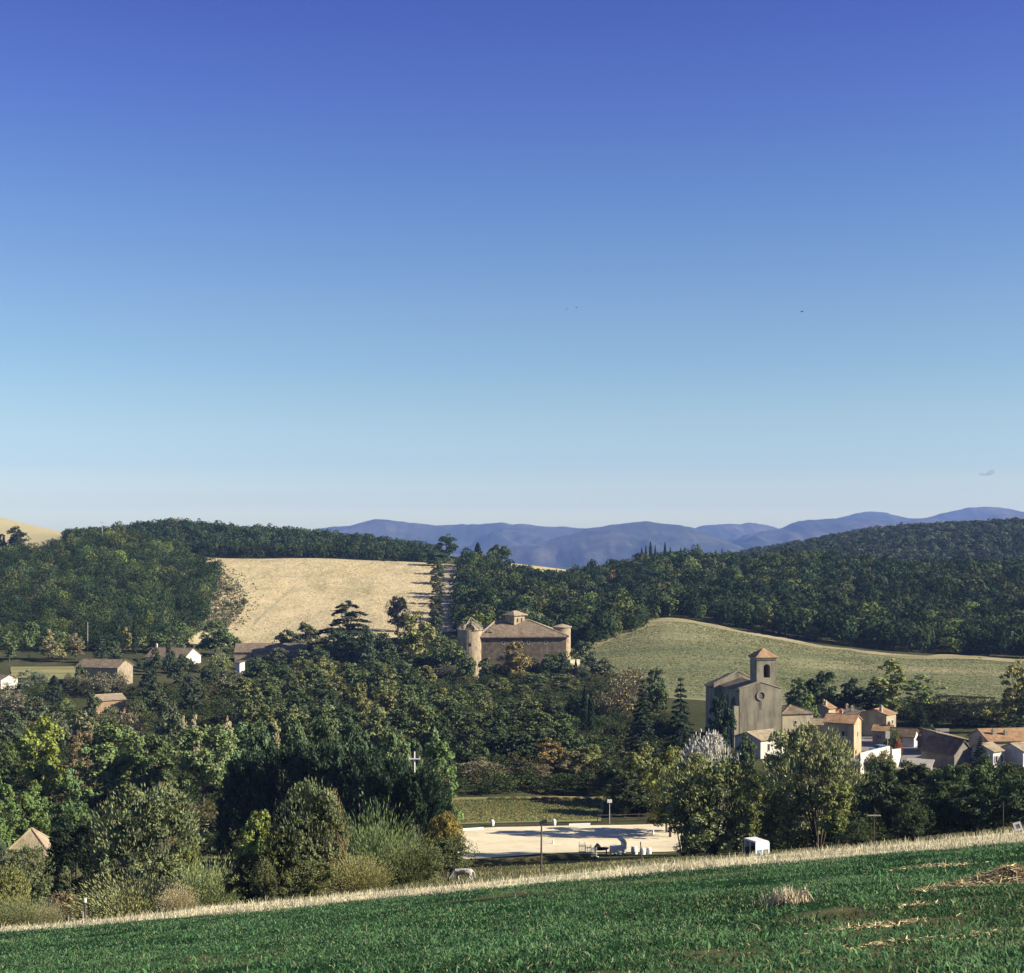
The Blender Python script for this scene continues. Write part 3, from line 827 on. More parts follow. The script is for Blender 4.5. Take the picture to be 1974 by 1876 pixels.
wood('woodland', 'far greyish wooded hill in front of the blue mountains', 'wood',
     scatter([(1330,1080),(2300,1010),(2400,1560),(1700,1520),(1380,1420)], 9.0), 8.0, 9.5, [(0.036, 0.050, 0.034), (0.042, 0.056, 0.037), (0.048, 0.060, 0.040), (0.056, 0.064, 0.042)], 150, 1.6)

# ------------------------------------------------------------------ buildings
def windows(root, wall, w, d, wins):
    for face, u, zc, ww, hh, *opt in wins:
        if face == 'f': M = Matrix.Translation((u, 0, zc))
        elif face == 'r': M = Matrix.Translation((w/2, u, zc)) @ Matrix.Rotation(R(90), 4, 'Z')
        else: M = Matrix.Translation((-w/2, u, zc)) @ Matrix.Rotation(R(-90), 4, 'Z')
        t = 0.10
        fb = MB()
        fb.box(-ww/2-t, -0.06, -hh/2-t, -ww/2, 0.03, hh/2+t, M); fb.box(ww/2, -0.06, -hh/2-t, ww/2+t, 0.03, hh/2+t, M)
        fb.box(-ww/2, -0.06, hh/2, ww/2, 0.03, hh/2+t, M); fb.box(-ww/2-0.05, -0.12, -hh/2-t-0.04, ww/2+0.05, -0.062, -hh/2, M)
        wo = fb.build('window', M_frame, root)
        MB().box(-ww/2, -0.018, -hh/2-t, ww/2, 0.02, hh/2, M).build('pane', M_pane, wo)
        if opt:
            for s in (-1, 1):
                MB().box(s*(ww*0.75+t)-ww*0.24, -0.07, -hh/2, s*(ww*0.75+t)+ww*0.24, -0.02, hh/2, M).build('shutter', opt[0], wo)

def house(name, label, dx, Y, rot, w, d, h, rh, roof, mw, mr, z=None, wins=(), chim=(), ov=0.35, cat='house', group=None, mchim=None, door=None):
    X = XD(dx, Y)
    z = g1(X, Y) if z is None else z
    root = empty(name, (X, Y, z), R(rot))
    mb = MB()
    if roof == 'gy':
        mb.prism([(-w/2, -1.5), (w/2, -1.5), (w/2, h), (0, h+rh), (-w/2, h)], 0, d)
    elif roof == 'gx':
        P = [(0, -1.5), (d, -1.5), (d, h), (d/2, h+rh), (0, h)]
        n = 5
        vs = [(-w/2, y, q) for y, q in P]+[(w/2, y, q) for y, q in P]
        fs = [tuple(range(n-1, -1, -1)), tuple(range(n, 2*n))]+[(i, (i+1) % n, n+(i+1) % n, n+i) for i in range(n)]
        mb.add(vs, fs)
    elif roof == 'shed':
        P = [(0, -1.5), (d, -1.5), (d, h+rh), (0, h)]
        vs = [(-w/2, y, q) for y, q in P]+[(w/2, y, q) for y, q in P]
        mb.add(vs, [(3, 2, 1, 0), (4, 5, 6, 7)]+[(i, (i+1) % 4, 4+(i+1) % 4, 4+i) for i in range(4)])
    elif roof == 'shedx':
        mb.prism([(-w/2, -1.5), (w/2, -1.5), (w/2, h), (-w/2, h+rh)], 0, d)
    else:
        mb.box(-w/2, 0, -1.5, w/2, d, h)
    wall = mb.build('wall', mw, root)
    rb = MB(); T = 0.16; e = 0.03
    if roof == 'gx':
        s = rh/(d/2)
        rb.slab([(-w/2-ov*.7, -ov, h-ov*s+e), (w/2+ov*.7, -ov, h-ov*s+e), (w/2+ov*.7, d/2, h+rh+e), (-w/2-ov*.7, d/2, h+rh+e)], T)
        rb.slab([(-w/2-ov*.7, d/2+.002, h+rh+e), (w/2+ov*.7, d/2+.002, h+rh+e), (w/2+ov*.7, d+ov, h-ov*s+e), (-w/2-ov*.7, d+ov, h-ov*s+e)], T)
        rb.tube([(-w/2-ov*.7-.02, d/2, h+rh+T), (w/2+ov*.7+.02, d/2, h+rh+T)], [.14, .14], 6)
    elif roof == 'gy':
        s = rh/(w/2)
        rb.slab([(-w/2-ov, -ov*.7, h-ov*s+e), (0, -ov*.7, h+rh+e), (0, d+ov*.7, h+rh+e), (-w/2-ov, d+ov*.7, h-ov*s+e)], T)
        rb.slab([(.002, -ov*.7, h+rh+e), (w/2+ov, -ov*.7, h-ov*s+e), (w/2+ov, d+ov*.7, h-ov*s+e), (.002, d+ov*.7, h+rh+e)], T)
        rb.tube([(0, -ov*.7-.02, h+rh+T), (0, d+ov*.7+.02, h+rh+T)], [.14, .14], 6)
    elif roof == 'shed':
        s = rh/d
        rb.slab([(-w/2-ov, -ov, h-ov*s+e), (w/2+ov, -ov, h-ov*s+e), (w/2+ov, d+ov, h+rh+ov*s+e), (-w/2-ov, d+ov, h+rh+ov*s+e)], T)
    elif roof == 'shedx':
        s = rh/w
        rb.slab([(-w/2-ov, -ov, h+rh+ov*s+e), (w/2+ov, -ov, h-ov*s+e), (w/2+ov, d+ov, h-ov*s+e), (-w/2-ov, d+ov, h+rh+ov*s+e)], T)
    elif roof == 'hip':
        a = min(w, d)/2; o = ov; E = h
        x0, x1, y0, y1 = -w/2-o, w/2+o, -o, d+o
        if w >= d: r0, r1 = (-w/2+a, d/2, h+rh), (w/2-a, d/2, h+rh)
        else: r0, r1 = (0, a, h+rh), (0, d-a, h+rh)
        vs = [(x0, y0, E), (x1, y0, E), (x1, y1, E), (x0, y1, E), (x0, y0, E+T), (x1, y0, E+T), (x1, y1, E+T), (x0, y1, E+T), r0, r1]
        fs = [(0, 3, 2, 1), (0, 1, 5, 4), (1, 2, 6, 5), (2, 3, 7, 6), (3, 0, 4, 7)]
        fs += [(4, 5, 9, 8), (5, 6, 9), (6, 7, 8, 9), (7, 4, 8)] if w >= d else [(4, 5, 8), (5, 6, 9, 8), (6, 7, 9), (7, 4, 8, 9)]
        rb.add(vs, fs)
        for c in ((x0, y0, E+T), (x0, y1, E+T), (x1, y0, E+T), (x1, y1, E+T)):
            tgt = r0 if (c[0] < 0 if w >= d else c[1] < d/2) else r1
            rb.tube([c, tgt], [.13, .13], 6)
        if r0 != r1: rb.tube([r0, r1], [.14, .14], 6)
    ro = rb.build('roof', mr, root)
    for cx, cy, cz0, ch in chim:
        c = MB().box(cx-.32, cy-.28, cz0, cx+.32, cy+.28, cz0+ch)
        c.box(-.40+cx, -.36+cy, cz0+ch+.003, .40+cx, .36+cy, cz0+ch+.12)
        c.box(-.20+cx, -.18+cy, cz0+ch+.123, .20+cx, .18+cy, cz0+ch+.42)
        c.build('chimney', mchim or M_cream, ro)
    windows(root, wall, w, d, wins)
    if door:
        dxx, dw, dh = door
        MB().box(dxx-dw/2, -0.05, -.1, dxx+dw/2, 0.02, dh).build('door', M_shut, root)
    return tag(root, label, cat, group)

# --- the castle
def castle():
    Yc = 452.0; X0 = XD(924, Yc); X1 = XD(1092, Yc); w = X1-X0; d = 19.0
    zb = -43.6; h = ZD(1227, Yc)-zb; rh = 4.4
    root = empty('castle', ((X0+X1)/2, Yc, zb), R(5))
    MB().box(-w/2, 0, -2, w/2, d, h).build('wall', M_castle, root)
    # corbelled dark eave and hipped roof with an off-centre ridge
    MB().box(-w/2-.25, -.25, h-.9, w/2+.25, d+.25, h-.35).build('cornice', M_tiledark, root)
    rl, rr = -w/2+5.6, w/2-11.5
    o = 0.9
    vs = [(-w/2-o, -o, h-.33), (w/2+o, -o, h-.33), (w/2+o, d+o, h-.33), (-w/2-o, d+o, h-.33),
          (-w/2-o, -o, h), (w/2+o, -o, h), (w/2+o, d+o, h), (-w/2-o, d+o, h), (rl, d*.45, h+rh), (rr, d*.45, h+rh+.5)]
    rb = MB().add(vs, [(0, 3, 2, 1), (0, 1, 5, 4), (1, 2, 6, 5), (2, 3, 7, 6), (3, 0, 4, 7), (4, 5, 9, 8), (5, 6, 9), (6, 7, 8, 9), (7, 4, 8)])
    roof = rb.build('roof', M_tile, root)
    rg = MB()
    for a, b in ((4, 8), (5, 9), (7, 8), (6, 9), (8, 9)): rg.tube([vs[a], vs[b]], [.26, .26], 6)
    rg.build('ridge_tiles', M_tilepale, roof)
    dm = MB().prism([(-1.0, 0), (1.0, 0), (1.0, 1.3), (0, 1.75), (-1.0, 1.3)], 0, 3.2, Matrix.Translation((-w/2+3.6, 1.2, h+.35)))
    dm = dm.build('dormer', M_tilepale, roof)
    MB().box(-w/2+3.0, 1.14, h+.55, -w/2+4.2, 1.19, h+1.5).build('pane', M_pane, dm)
    # lantern turret on the ridge
    M = Matrix.Translation((rl+6.6, d*.45, h+rh-2.2)) @ Matrix.Rotation(R(36), 4, 'Z')
    la = MB().box(-2.3, -2.3, 0, 2.3, 2.3, 4.2, M).build('lantern_turret', M_tower, root)
    lr = MB().add([M @ Vector(v) for v in ((-3, -3, 4.2), (3, -3, 4.2), (3, 3, 4.2), (-3, 3, 4.2), (-3, -3, 4.4), (3, -3, 4.4), (3, 3, 4.4), (-3, 3, 4.4), (-.7, 0, 5.7), (.7, 0, 5.7))],
                  [(0, 3, 2, 1), (0, 1, 5, 4), (1, 2, 6, 5), (2, 3, 7, 6), (3, 0, 4, 7), (4, 5, 9, 8), (5, 6, 9), (6, 7, 8, 9), (7, 4, 8)])
    lr.build('turret_roof', M_tilepale, la)
    MB().box(1.4, -.1, -.6, 2.3, .8, 5.3, M).build('chimney', M_tower, la)
    for u, s in ((-.9, 1.0), (.9, 1.0)):
        MB().box(u-.3, -2.33, 2.0, u+.3, -2.29, 3.3, M).build('window', M_pane, la)
    # round corner towers
    R0 = 3.9
    tx = XD(906, Yc)-(X0+X1)/2
    ht = ZD(1213, Yc)-zb
    t1 = MB().lathe([(R0+.25, -2), (R0, 3), (R0, ht), (0, ht)], 30, tx, 1.5).build('round_tower', M_tower, root, smooth=False)
    cr = MB().lathe([(R0+.35, ht-.25), (R0+.5, ht+.05), (0.6, ht+1.9), (0, ht+1.9)], 26, tx, 1.5, R(-75), R(60)).build('turret_roof', M_tilepale, t1)
    rf = MB()
    for k in range(7):
        a = R(95+k*24); q = 0.55 if k in (2, 3) else 1.0
        rf.tube([(tx+(R0+.4)*math.cos(a), 1.5+(R0+.4)*math.sin(a), ht+.1), (tx+(1-q)*R0*math.cos(a)+.3, 1.5+(1-q)*R0*math.sin(a), ht+.2+(3.6 if k % 3 == 0 else 2.3)*q)], [.15, .12], 5)
    for k in range(5):
        a = R(-70+k*26)
        rf.tube([(tx+(R0+.4)*math.cos(a), 1.5+(R0+.4)*math.sin(a), ht+.25), (tx+.5, 1.5, ht+(3.8 if k == 2 else 2.6))], [.18, .14], 5)
    rf.tube([(tx-R0-.3, 1.5, ht+.1), (tx-1.8, .6, ht+1.5), (tx-1.2, .2, ht+.1)], [.2, .16, .2], 5)
    rf.build('bare_rafters', M_palewood, t1)
    MB().box(tx-.3, 1.5-R0-.06, ht-5.2, tx+.25, 1.5-R0+.2, ht-4.2).build('window', M_pane, t1)
    R1 = 2.85; tx2 = XD(1086.5, 460)-(X0+X1)/2; ht2 = ZD(1208, 460)-zb
    t2 = MB().lathe([(R1+.15, -2), (R1, 3), (R1, ht2), (0, ht2)], 26, tx2, 6.0).build('round_tower', M_tower, root)
    MB().lathe([(R1, ht2-.3), (R1+.45, ht2-.1), (R1+.45, ht2+.08), (0, ht2+1.0)], 26, tx2, 6.0).build('turret_roof', M_tilepale, t2)
    wins = [('f', -6.2, h-2.0, .7, .8), ('f', 1.8, h-2.0, .7, .8), ('f', 7.4, h-2.0, .7, .8)]
    windows(root, None, w, d, wins)
    tag(root, 'old stone castle with round corner towers and a hipped tile roof', 'castle')
castle()

# --- the church
def church():
    Yc = 300.0; X = XD(1466, Yc); zb = -44.4
    root = empty('church', (X, Yc, zb), R(9), (1, 1.22, 1))
    w = 9.3; h = ZD(1328, Yc)-zb; ap = ZD(1315, Yc)-zb
    MB().prism([(-w/2, -1.5), (w/2, -1.5), (w/2, h), (0, ap), (-w/2, h)], 0, .7).build('facade', M_church, root)
    cp = MB()
    for s in (-1, 1):
        cp.prism([(s*(w/2+.14), h+.0), (0, ap+.0), (0, ap+.20), (s*(w/2+.14), h+.20)], -.10, .78)
    cp.build('coping', M_cream, root)
    MB().prism([(-w/2+.15, -1.5), (w/2-.15, -1.5), (w/2-.15, h-.5), (0, ap-.5), (-w/2+.15, h-.5)], .702, 11.0).build('wall', M_church, root)
    s = (ap-h)/(w/2)
    rb = MB()
    rb.slab([(-w/2-.3, .79, h-.5-.3*s), (0, .79, ap-.45), (0, 10.9, ap-.45), (-w/2-.3, 10.9, h-.5-.3*s)], .16)
    rb.slab([(.002, .79, ap-.45), (w/2+.3, .79, h-.5-.3*s), (w/2+.3, 10.9, h-.5-.3*s), (.002, 10.9, ap-.45)], .16)
    rb.build('roof', M_tile, root)
    # choir, wider and with a raised parapet gable, then a lower apse
    cw = 5.5; c0 = -.6; ch = h-.2; ca = ap+1.1
    MB().prism([(c0-cw, -1.5), (c0+cw, -1.5), (c0+cw, ch), (c0, ca), (c0-cw, ch)], 11.002, 11.7).build('parapet_gable', M_church, root)
    c2 = MB()
    for q in (-1, 1):
        c2.prism([(c0+q*(cw+.12), ch), (c0, ca), (c0, ca+.22), (c0+q*(cw+.12), ch+.22)], 10.92, 11.78)
    c2.build('coping', M_cream, root)
    MB().prism([(c0-cw+.1, -1.5), (c0+cw-.1, -1.5), (c0+cw-.1, ch-.9), (c0, ca-1.2), (c0-cw+.1, ch-.9)], 11.702, 16.5).build('choir_wall', M_church, root)
    r2 = MB(); s2 = (ca-1.2-ch+.9)/cw
    r2.slab([(c0-cw-.3, 11.79, ch-.9-.3*s2), (c0, 11.79, ca-1.15), (c0, 16.5, ca-1.15), (c0-cw-.3, 16.5, ch-.9-.3*s2)], .16)
    r2.slab([(c0+.002, 11.79, ca-1.15), (c0+cw+.3, 11.79, ch-.9-.3*s2), (c0+cw+.3, 16.5, ch-.9-.3*s2), (c0+.002, 16.5, ca-1.15)], .16)
    r2.build('choir_roof', M_tile, root)
    MB().lathe([(4.4, -1.5), (4.4, ch-1.6), (0, ch-1.6)], 10, c0, 16.6, R(0), R(180)).build('apse_wall', M_church, root)
    MB().lathe([(4.75, ch-1.65), (4.75, ch-1.45), (0, ch+.1)], 10, c0, 16.6, R(0), R(180)).build('apse_roof', M_tile, root)
    bt = MB()
    for y in (3.6, 7.2, 10.2): bt.prism([(-w/2-.9, -1.5), (-w/2+.1, -1.5), (-w/2+.1, h-2), (-w/2-.5, h-2.6), (-w/2-.9, h-4)], y-.4, y+.4)
    bt.build('buttress', M_church, root)
    MB().box(-w/2-1.15, .05, -1.5, -w/2-.003, 1.0, h-3.6).build('corner_pier', M_cream, root)
    # round window: moulded ring and pale disc
    cz = ZD(1341.5, Yc)-zb; ring = MB(); n = 28
    vs = []; fs = []
    for k in range(n):
        a = 2*math.pi*k/n
        for r_, y in ((.98, .0), (.98, -.16), (.78, -.16), (.70, .25)):
            vs.append((.1+r_*math.cos(a), y, cz+r_*math.sin(a)))
    for k in range(n):
        k2 = (k+1) % n
        for j in range(3): fs.append((k*4+j, k2*4+j, k2*4+j+1, k*4+j+1))
    ring.add(vs, fs)
    rw = ring.build('round_window', M_cream, root)
    MB().add([(.1+.76*math.cos(2*math.pi*k/n), -.03, cz+.76*math.sin(2*math.pi*k/n)) for k in range(n)], [tuple(range(n))]).build('pane', M_grey, rw)
    MB().box(-.10, -.04, cz-3.0, .30, .02, cz-1.15).build('facade_stain', M_grey, root)  # thin grey strip standing for the vertical stain below the round window
    # bell tower with one arched opening
    tw = 2.2; tx = 1.75; y0, y1 = .9, 4.5
    zt = ZD(1271, Yc+2)-zb; zo0 = ZD(1306, Yc+2)-zb; zo1 = ZD(1280, Yc+2)-zb
    ow = .74; arc = [(tx+.05+ow*math.cos(R(180-k*15)), zo1-ow+ow*math.sin(R(180-k*15))) for k in range(13)]
    poly = [(tx-tw, h-2.5), (tx-tw, zt), (tx+tw, zt), (tx+tw, h-2.5), (tx+tw, zo0)]
    tb = MB()
    tb.box(tx-tw, y0, h-2.5, tx+tw, y1, zo0)
    tb.prism([(tx-tw, zo0), (tx+.05-ow, zo0)]+arc+[(tx+.05+ow, zo0), (tx+tw, zo0), (tx+tw, zt), (tx-tw, zt)], y0, y1-.5)
    tb.box(tx-tw, y1-.498, zo0+.002, tx+tw, y1, zt)
    to = tb.build('bell_tower', M_church, root)
    MB().box(tx-tw-.18, y0-.18, zt+.002, tx+tw+.18, y1+.18, zt+.38).build('cornice', M_cream, to)
    E = zt+.385; o = .38; cxm, cym = tx, (y0+y1)/2
    MB().add([(tx-tw-o, y0-o, E), (tx+tw+o, y0-o, E), (tx+tw+o, y1+o, E), (tx-tw-o, y1+o, E), (tx-tw-o, y0-o, E+.12), (tx+tw+o, y0-o, E+.12), (tx+tw+o, y1+o, E+.12), (tx-tw-o, y1+o, E+.12), (cxm, cym, E+2.0)],
             [(0, 3, 2, 1), (0, 1, 5, 4), (1, 2, 6, 5), (2, 3, 7, 6), (3, 0, 4, 7), (4, 5, 8), (5, 6, 8), (6, 7, 8), (7, 4, 8)]).build('tower_roof', M_tilebrown, to)
    MB().lathe([(0, zo1-.75), (.16, zo1-.8), (.28, zo1-1.15), (.42, zo1-1.45), (.40, zo1-1.5), (0, zo1-1.5)], 14, tx+.05, y0+2.2).build('bell', M_tiledark, to)
    tag(root, 'pale stone church with a bell tower, round window and low gable', 'church')
church()

V_ = 'houses of the village by the church'
house('white_house', 'bright white two storey house directly below the church front', 1490, 284, 34, 6.8, 7.5, 3.7, 1.2, 'gx', M_white, M_tilepale,
      wins=[('f', -1.2, 2.2, .55, 1.3), ('f', 1.4, 2.3, .55, .95)], group=V_)
house('cream_house', 'cream house with a shallow hipped roof adjoining the church', 1538, 312, 14, 7.4, 8, 5.9, 1.6, 'hip', M_cream, M_tile,
      wins=[('f', 1.8, 1.6, .8, 1.0), ('f', -.6, 4.0, .6, .8)], chim=[(-2.0, 5, 6.6, 1.6)], group=V_)
house('tan_house', 'tall tan house with a blank front and bright white side wall', 1617, 284, -27, 6.1, 6.4, 7.0, 1.25, 'gx', M_tan, M_tilebrown,
      wins=[('f', .9, 4.9, .7, 1.0, M_shut), ('r', 3.1, 4.6, .6, .9)], chim=[(-.6, 4.4, 7.6, 1.3)], group=V_)
house('red_roofed_house', 'low house with a bright orange red tiled roof', 1630, 340, 8, 5.8, 6, 2.6, 1.1, 'hip', M_cream, M_tilered, chim=[(1.6, 3.2, 3.0, 1.5)], group=V_)
house('narrow_house', 'narrow house with a dark shaded side and bright gable behind the tan house', 1604, 338, 44, 3.0, 4.2, 4.4, .9, 'gx', M_cream, M_tilebrown, chim=[(-.9, 1.2, 4.6, 1.3), (1.0, 3.0, 4.6, 1.2)], group=V_)
house('grey_house', 'grey beige house with its gable end beside the white side wall', 1664, 324, 6, 5.9, 6, 4.3, .95, 'gy', M_grey, M_tilepale, wins=[('f', 1.4, 2.6, .45, .5), ('f', -1.5, 2.7, .6, 1.0, M_shut)], chim=[(-1.6, 3, 4.3, 1.5)], group=V_)
house('corner_house', 'house with one long wall in deep shade and a cream end', 1718, 318, 48, 4.6, 6.4, 5.0, .9, 'gx', M_cream, M_tilebrown, wins=[('f', .6, 3.2, .6, .8)], chim=[(-1.7, 1.6, 5.2, 1.5)], group=V_)
house('outhouse', 'low outhouse with a dark roof sloping to a small bright end wall', 1738, 298, -28, 5.2, 4.2, 2.4, 1.3, 'gx', M_white, M_tiledark, wins=[], group=V_)
house('small_house', 'small cream house with a terracotta roof wedged beside the street sign', 1700, 304, -24, 4.0, 4.4, 2.9, .9, 'gx', M_cream, M_tilebrown, wins=[('f', -.8, 1.6, .5, .9, M_shut), ('f', .9, 1.6, .5, .9)], chim=[(1.2, 2.2, 3.4, 1.0)], group=V_)
house('small_house', 'small house with a pale tiled roof tucked between the cream and tan houses', 1578, 302, -18, 3.6, 5.0, 4.6, .9, 'gx', M_tan, M_tilepale, wins=[('f', .4, 3.0, .5, .9)], group=V_)
house('small_house', 'low cream cottage with an orange brown roof behind the pale lean-to', 1790, 290, -30, 4.6, 4.6, 2.2, 1.0, 'gx', M_cream, M_tilebrown, wins=[('f', 0, 1.2, .6, .8)], chim=[(-1.4, 2.3, 2.7, 1.0)], group=V_)
house('grey_barn', 'tall grey barn with a single pitched pale tiled roof', 1838, 284, 12, 7.2, 6.5, 2.7, 1.7, 'shedx', M_grey, M_tilepale, group=V_, cat='barn')
house('dark_barn', 'dark grey barn with a wide sloping sheet roof beside the fir', 1858, 264, 32, 5.2, 8.0, 2.5, 2.3, 'gy', M_grey, M_tiledark, group=V_, cat='barn')
house('open_shed', 'low lean-to with a flat pale grey sheet roof below the street', 1768, 258, -24, 4.2, 5.0, .8, .75, 'shed', M_grey, M_sheet, group=V_, cat='shed')
house('white_cottage', 'white cottage with shutters, nearest to the dark fir', 1925, 262, 34, 3.2, 5.5, 3.0, 1.0, 'gx', M_white, M_tilepale, wins=[('f', -.7, 1.5, .55, 1.2, M_shut), ('f', .9, 1.5, .5, 1.1)], group=V_)
house('white_cottage', 'white cottage with two narrow windows at the far end of the village', 1990, 262, 30, 5.0, 5.5, 2.9, 1.0, 'gx', M_white, M_tilepale, wins=[('f', -1.6, 1.5, .45, 1.2), ('f', -.2, 1.5, .45, 1.2), ('f', 1.5, 1.5, .45, 1.2)], group=V_)
house('brown_roofed_house', 'house with a broad brown tiled roof and two chimneys behind the white cottages', 1950, 274, 8, 9.4, 8.5, 3.4, 1.7, 'gx', M_cream, M_tilebrown, chim=[(-2.6, 2.2, 4.1, 1.1), (-.2, 2.0, 4.0, 1.0)], group=V_)
H_ = 'farm buildings below the wooded hill'
house('stone_barn', 'long old stone barn with a mossy brown roof and pale gable end', 186, 414, -13, 13.6, 9.2, 4.9, 1.9, 'gx', M_stone, M_tile, z=-42.6, wins=[('f', -3.2, 2.6, .8, 1.0), ('f', 2.2, 2.6, .8, 1.0)], group=H_, cat='barn')
house('farmhouse', 'low farmhouse with a bright white gable end and a white chimney', 318, 468, -16, 14.6, 11.0, 2.3, 2.7, 'gx', M_white, M_tile, wins=[('r', 4.2, 1.4, .8, 1.1), ('f', -2.5, 1.3, .9, 1.1)], chim=[(-6.3, 5.4, 4.4, 1.7)], mchim=M_white, group=H_)
house('stone_hut', 'small ruined hut of orange stone in the sun with a flat tile roof', 214, 346, 30, 7.2, 8.6, 4.0, .9, 'gx', M_brick, M_tilepale, wins=[('f', -.6, 2.2, .5, .8), ('f', 2.0, 1.0, .6, 1.1)], group=H_, cat='hut')
house('long_barn', 'long low building with a reddish brown tiled roof at the foot of the hay field', 520, 482, 2, 24.0, 8.5, 2.4, 2.5, 'gx', M_stone, M_tile, z=-41.0, wins=[('f', -6, 1.3, .9, 1.1), ('f', 4, 1.3, .9, 1.1)], group=H_, cat='barn')
house('white_outhouse', 'narrow white outhouse wall below the long low building', 458, 438, -30, 1.7, 2.4, 4.4, .4, 'shed', M_white, M_tile, z=-42.9, group=H_, cat='shed')
house('white_farmhouse', 'white house cut off by the frame edge among grey bushes', -16, 402, -30, 7.5, 6.0, 2.3, 1.2, 'gx', M_white, M_tile, z=-42.4, group=H_)
house('garden_pavilion', 'small pavilion with a pale four sided roof among the near trees', 54, 172, 6, 3.7, 3.7, 2.5, 2.2, 'hip', M_stone, M_tilepale, z=-40.4, cat='pavilion')

# ruined buttress and walls
def rubble(name, label, dx, Y, w, h, d, mat, seed, z=None, cat='ruin'):
    r = np.random.default_rng(seed)
    X = XD(dx, Y); z = g1(X, Y) if z is None else z
    n, m = 22, 16
    vs, fs = [], []
    for i in range(m):
        t = i/(m-1)
        for k in range(n):
            a = 2*math.pi*k/n
            q = 1-0.35*t+0.30*(vnoise(k*0.9+seed, i*0.8)-0.5)
            vs.append((w/2*q*math.cos(a), d/2*q*math.sin(a), -1+(h+1)*t+0.5*(r.random()-.5)*(t > .1)))
    for i in range(m-1):
        for k in range(n): fs.append((i*n+k, i*n+(k+1) % n, (i+1)*n+(k+1) % n, (i+1)*n+k))
    fs.append(tuple(range((m-1)*n, m*n)))
    o = MB().add(vs, fs).build(name, mat, None, (X, Y, z))
    return tag(o, label, cat)
rubble('ruined_buttress', 'crumbling sunlit stone buttress below the nearer castle tower', 913, 424, 3.6, 7.0, 3.0, M_tower, 5)

def wall_run(name, label, pts, t, mat, cat='wall'):
    """pts = (dx, Y, ztop) along the wall"""
    mb = MB()
    P = [(XD(dx, Y), Y, zt) for dx, Y, zt in pts]
    for (xa, ya, za), (xb, yb, zb_) in zip(P[:-1], P[1:]):
        q = Vector((-(yb-ya), xb-xa, 0)).normalized()*t/2
        ga, gb = g1(xa, ya)-.6, g1(xb, yb)-.6
        vs = [(xa-q.x, ya-q.y, ga), (xb-q.x, yb-q.y, gb), (xb+q.x, yb+q.y, gb), (xa+q.x, ya+q.y, ga), (xa-q.x, ya-q.y, za), (xb-q.x, yb-q.y, zb_), (xb+q.x, yb+q.y, zb_), (xa+q.x, ya+q.y, za)]
        mb.add(vs, [(0, 3, 2, 1), (4, 5, 6, 7), (0, 1, 5, 4), (1, 2, 6, 5), (2, 3, 7, 6), (3, 0, 4, 7)])
    return tag(mb.build(name, mat), label, cat)
wall_run('retaining_wall', 'bright white retaining wall sloping up beside the parked cars', [(1657, 256, ZD(1452, 256)), (1714, 274, ZD(1438, 274))], .35, M_white)
wall_run('garden_wall', 'short white wall section with an uneven top near the orange shrub', [(1718, 262, ZD(1445, 262)), (1735, 270, ZD(1443, 270))], .35, M_white)
wall_run('low_wall', 'low pale wall beside the slim black cypress at the castle', [(1098, 430, ZD(1272, 430)), (1117, 436, ZD(1271, 436))], .4, M_cream)

# ------------------------------------------------------------------ poles, posts, vehicles, arena equipment
def at(dx, Y, dz=0.0):
    X = XD(dx, Y); return (X, Y, g1(X, Y)+dz)
def pole(name, label, dx, Y, top, r, mat, cat='pole', arm=None, arm_z=.6, tilt=0.0, group=None):
    p = at(dx, Y); H = ZD(top, Y)-p[2]
    root = empty(name, p, 0)
    MB().tube([(0, 0, -.5), (tilt*.5, 0, H*.5), (tilt, 0, H)], [r*1.15, r, r*.85], 8).build('shaft', mat, root)
    if arm:
        mb = MB().box(-arm/2, -r*1.1-.09, H-arm_z-.06, arm/2, -r*1.1, H-arm_z+.06)
        a = mb.build('crossarm', mat, root)
        for s in (-.45, .45):
            MB().lathe([(0, H-arm_z+.06), (.05, H-arm_z+.06), (.06, H-arm_z+.16), (.03, H-arm_z+.24), (0, H-arm_z+.24)], 8, s*arm, -r*1.1-.045).build('insulator', M_frame, a)
    return tag(root, label, cat, group), H
pole('utility_pole', 'pale utility pole with a crossarm rising out of the dark conifers', 799, 149, 1449, .085, M_whitepaint, arm=1.25, arm_z=.75)
pole('utility_pole', 'tall plain grey pole standing at the foot of the wooded hill', 169, 492, 1199, .15, M_palewood)
pole('utility_pole', 'tiny dark pole with a crossarm on the ridge in front of the mountains', 1104, 985, 1074, .28, M_wood, arm=3.2, arm_z=.9)
pole('radio_mast', 'thin mast on the wooded skyline', 197, 770, 1003, .16, M_steel, cat='mast', arm=2.4, arm_z=1.2)
r_, H_l = pole('floodlight_pole', 'slim floodlight pole with a white lamp head at the arena edge', 1175, 209, 1543, .06, M_steel, cat='floodlight')
MB().box(-.35, -.3, H_l-.3, .35, .05, H_l+.12).build('lamp_head', M_whitepaint, r_)

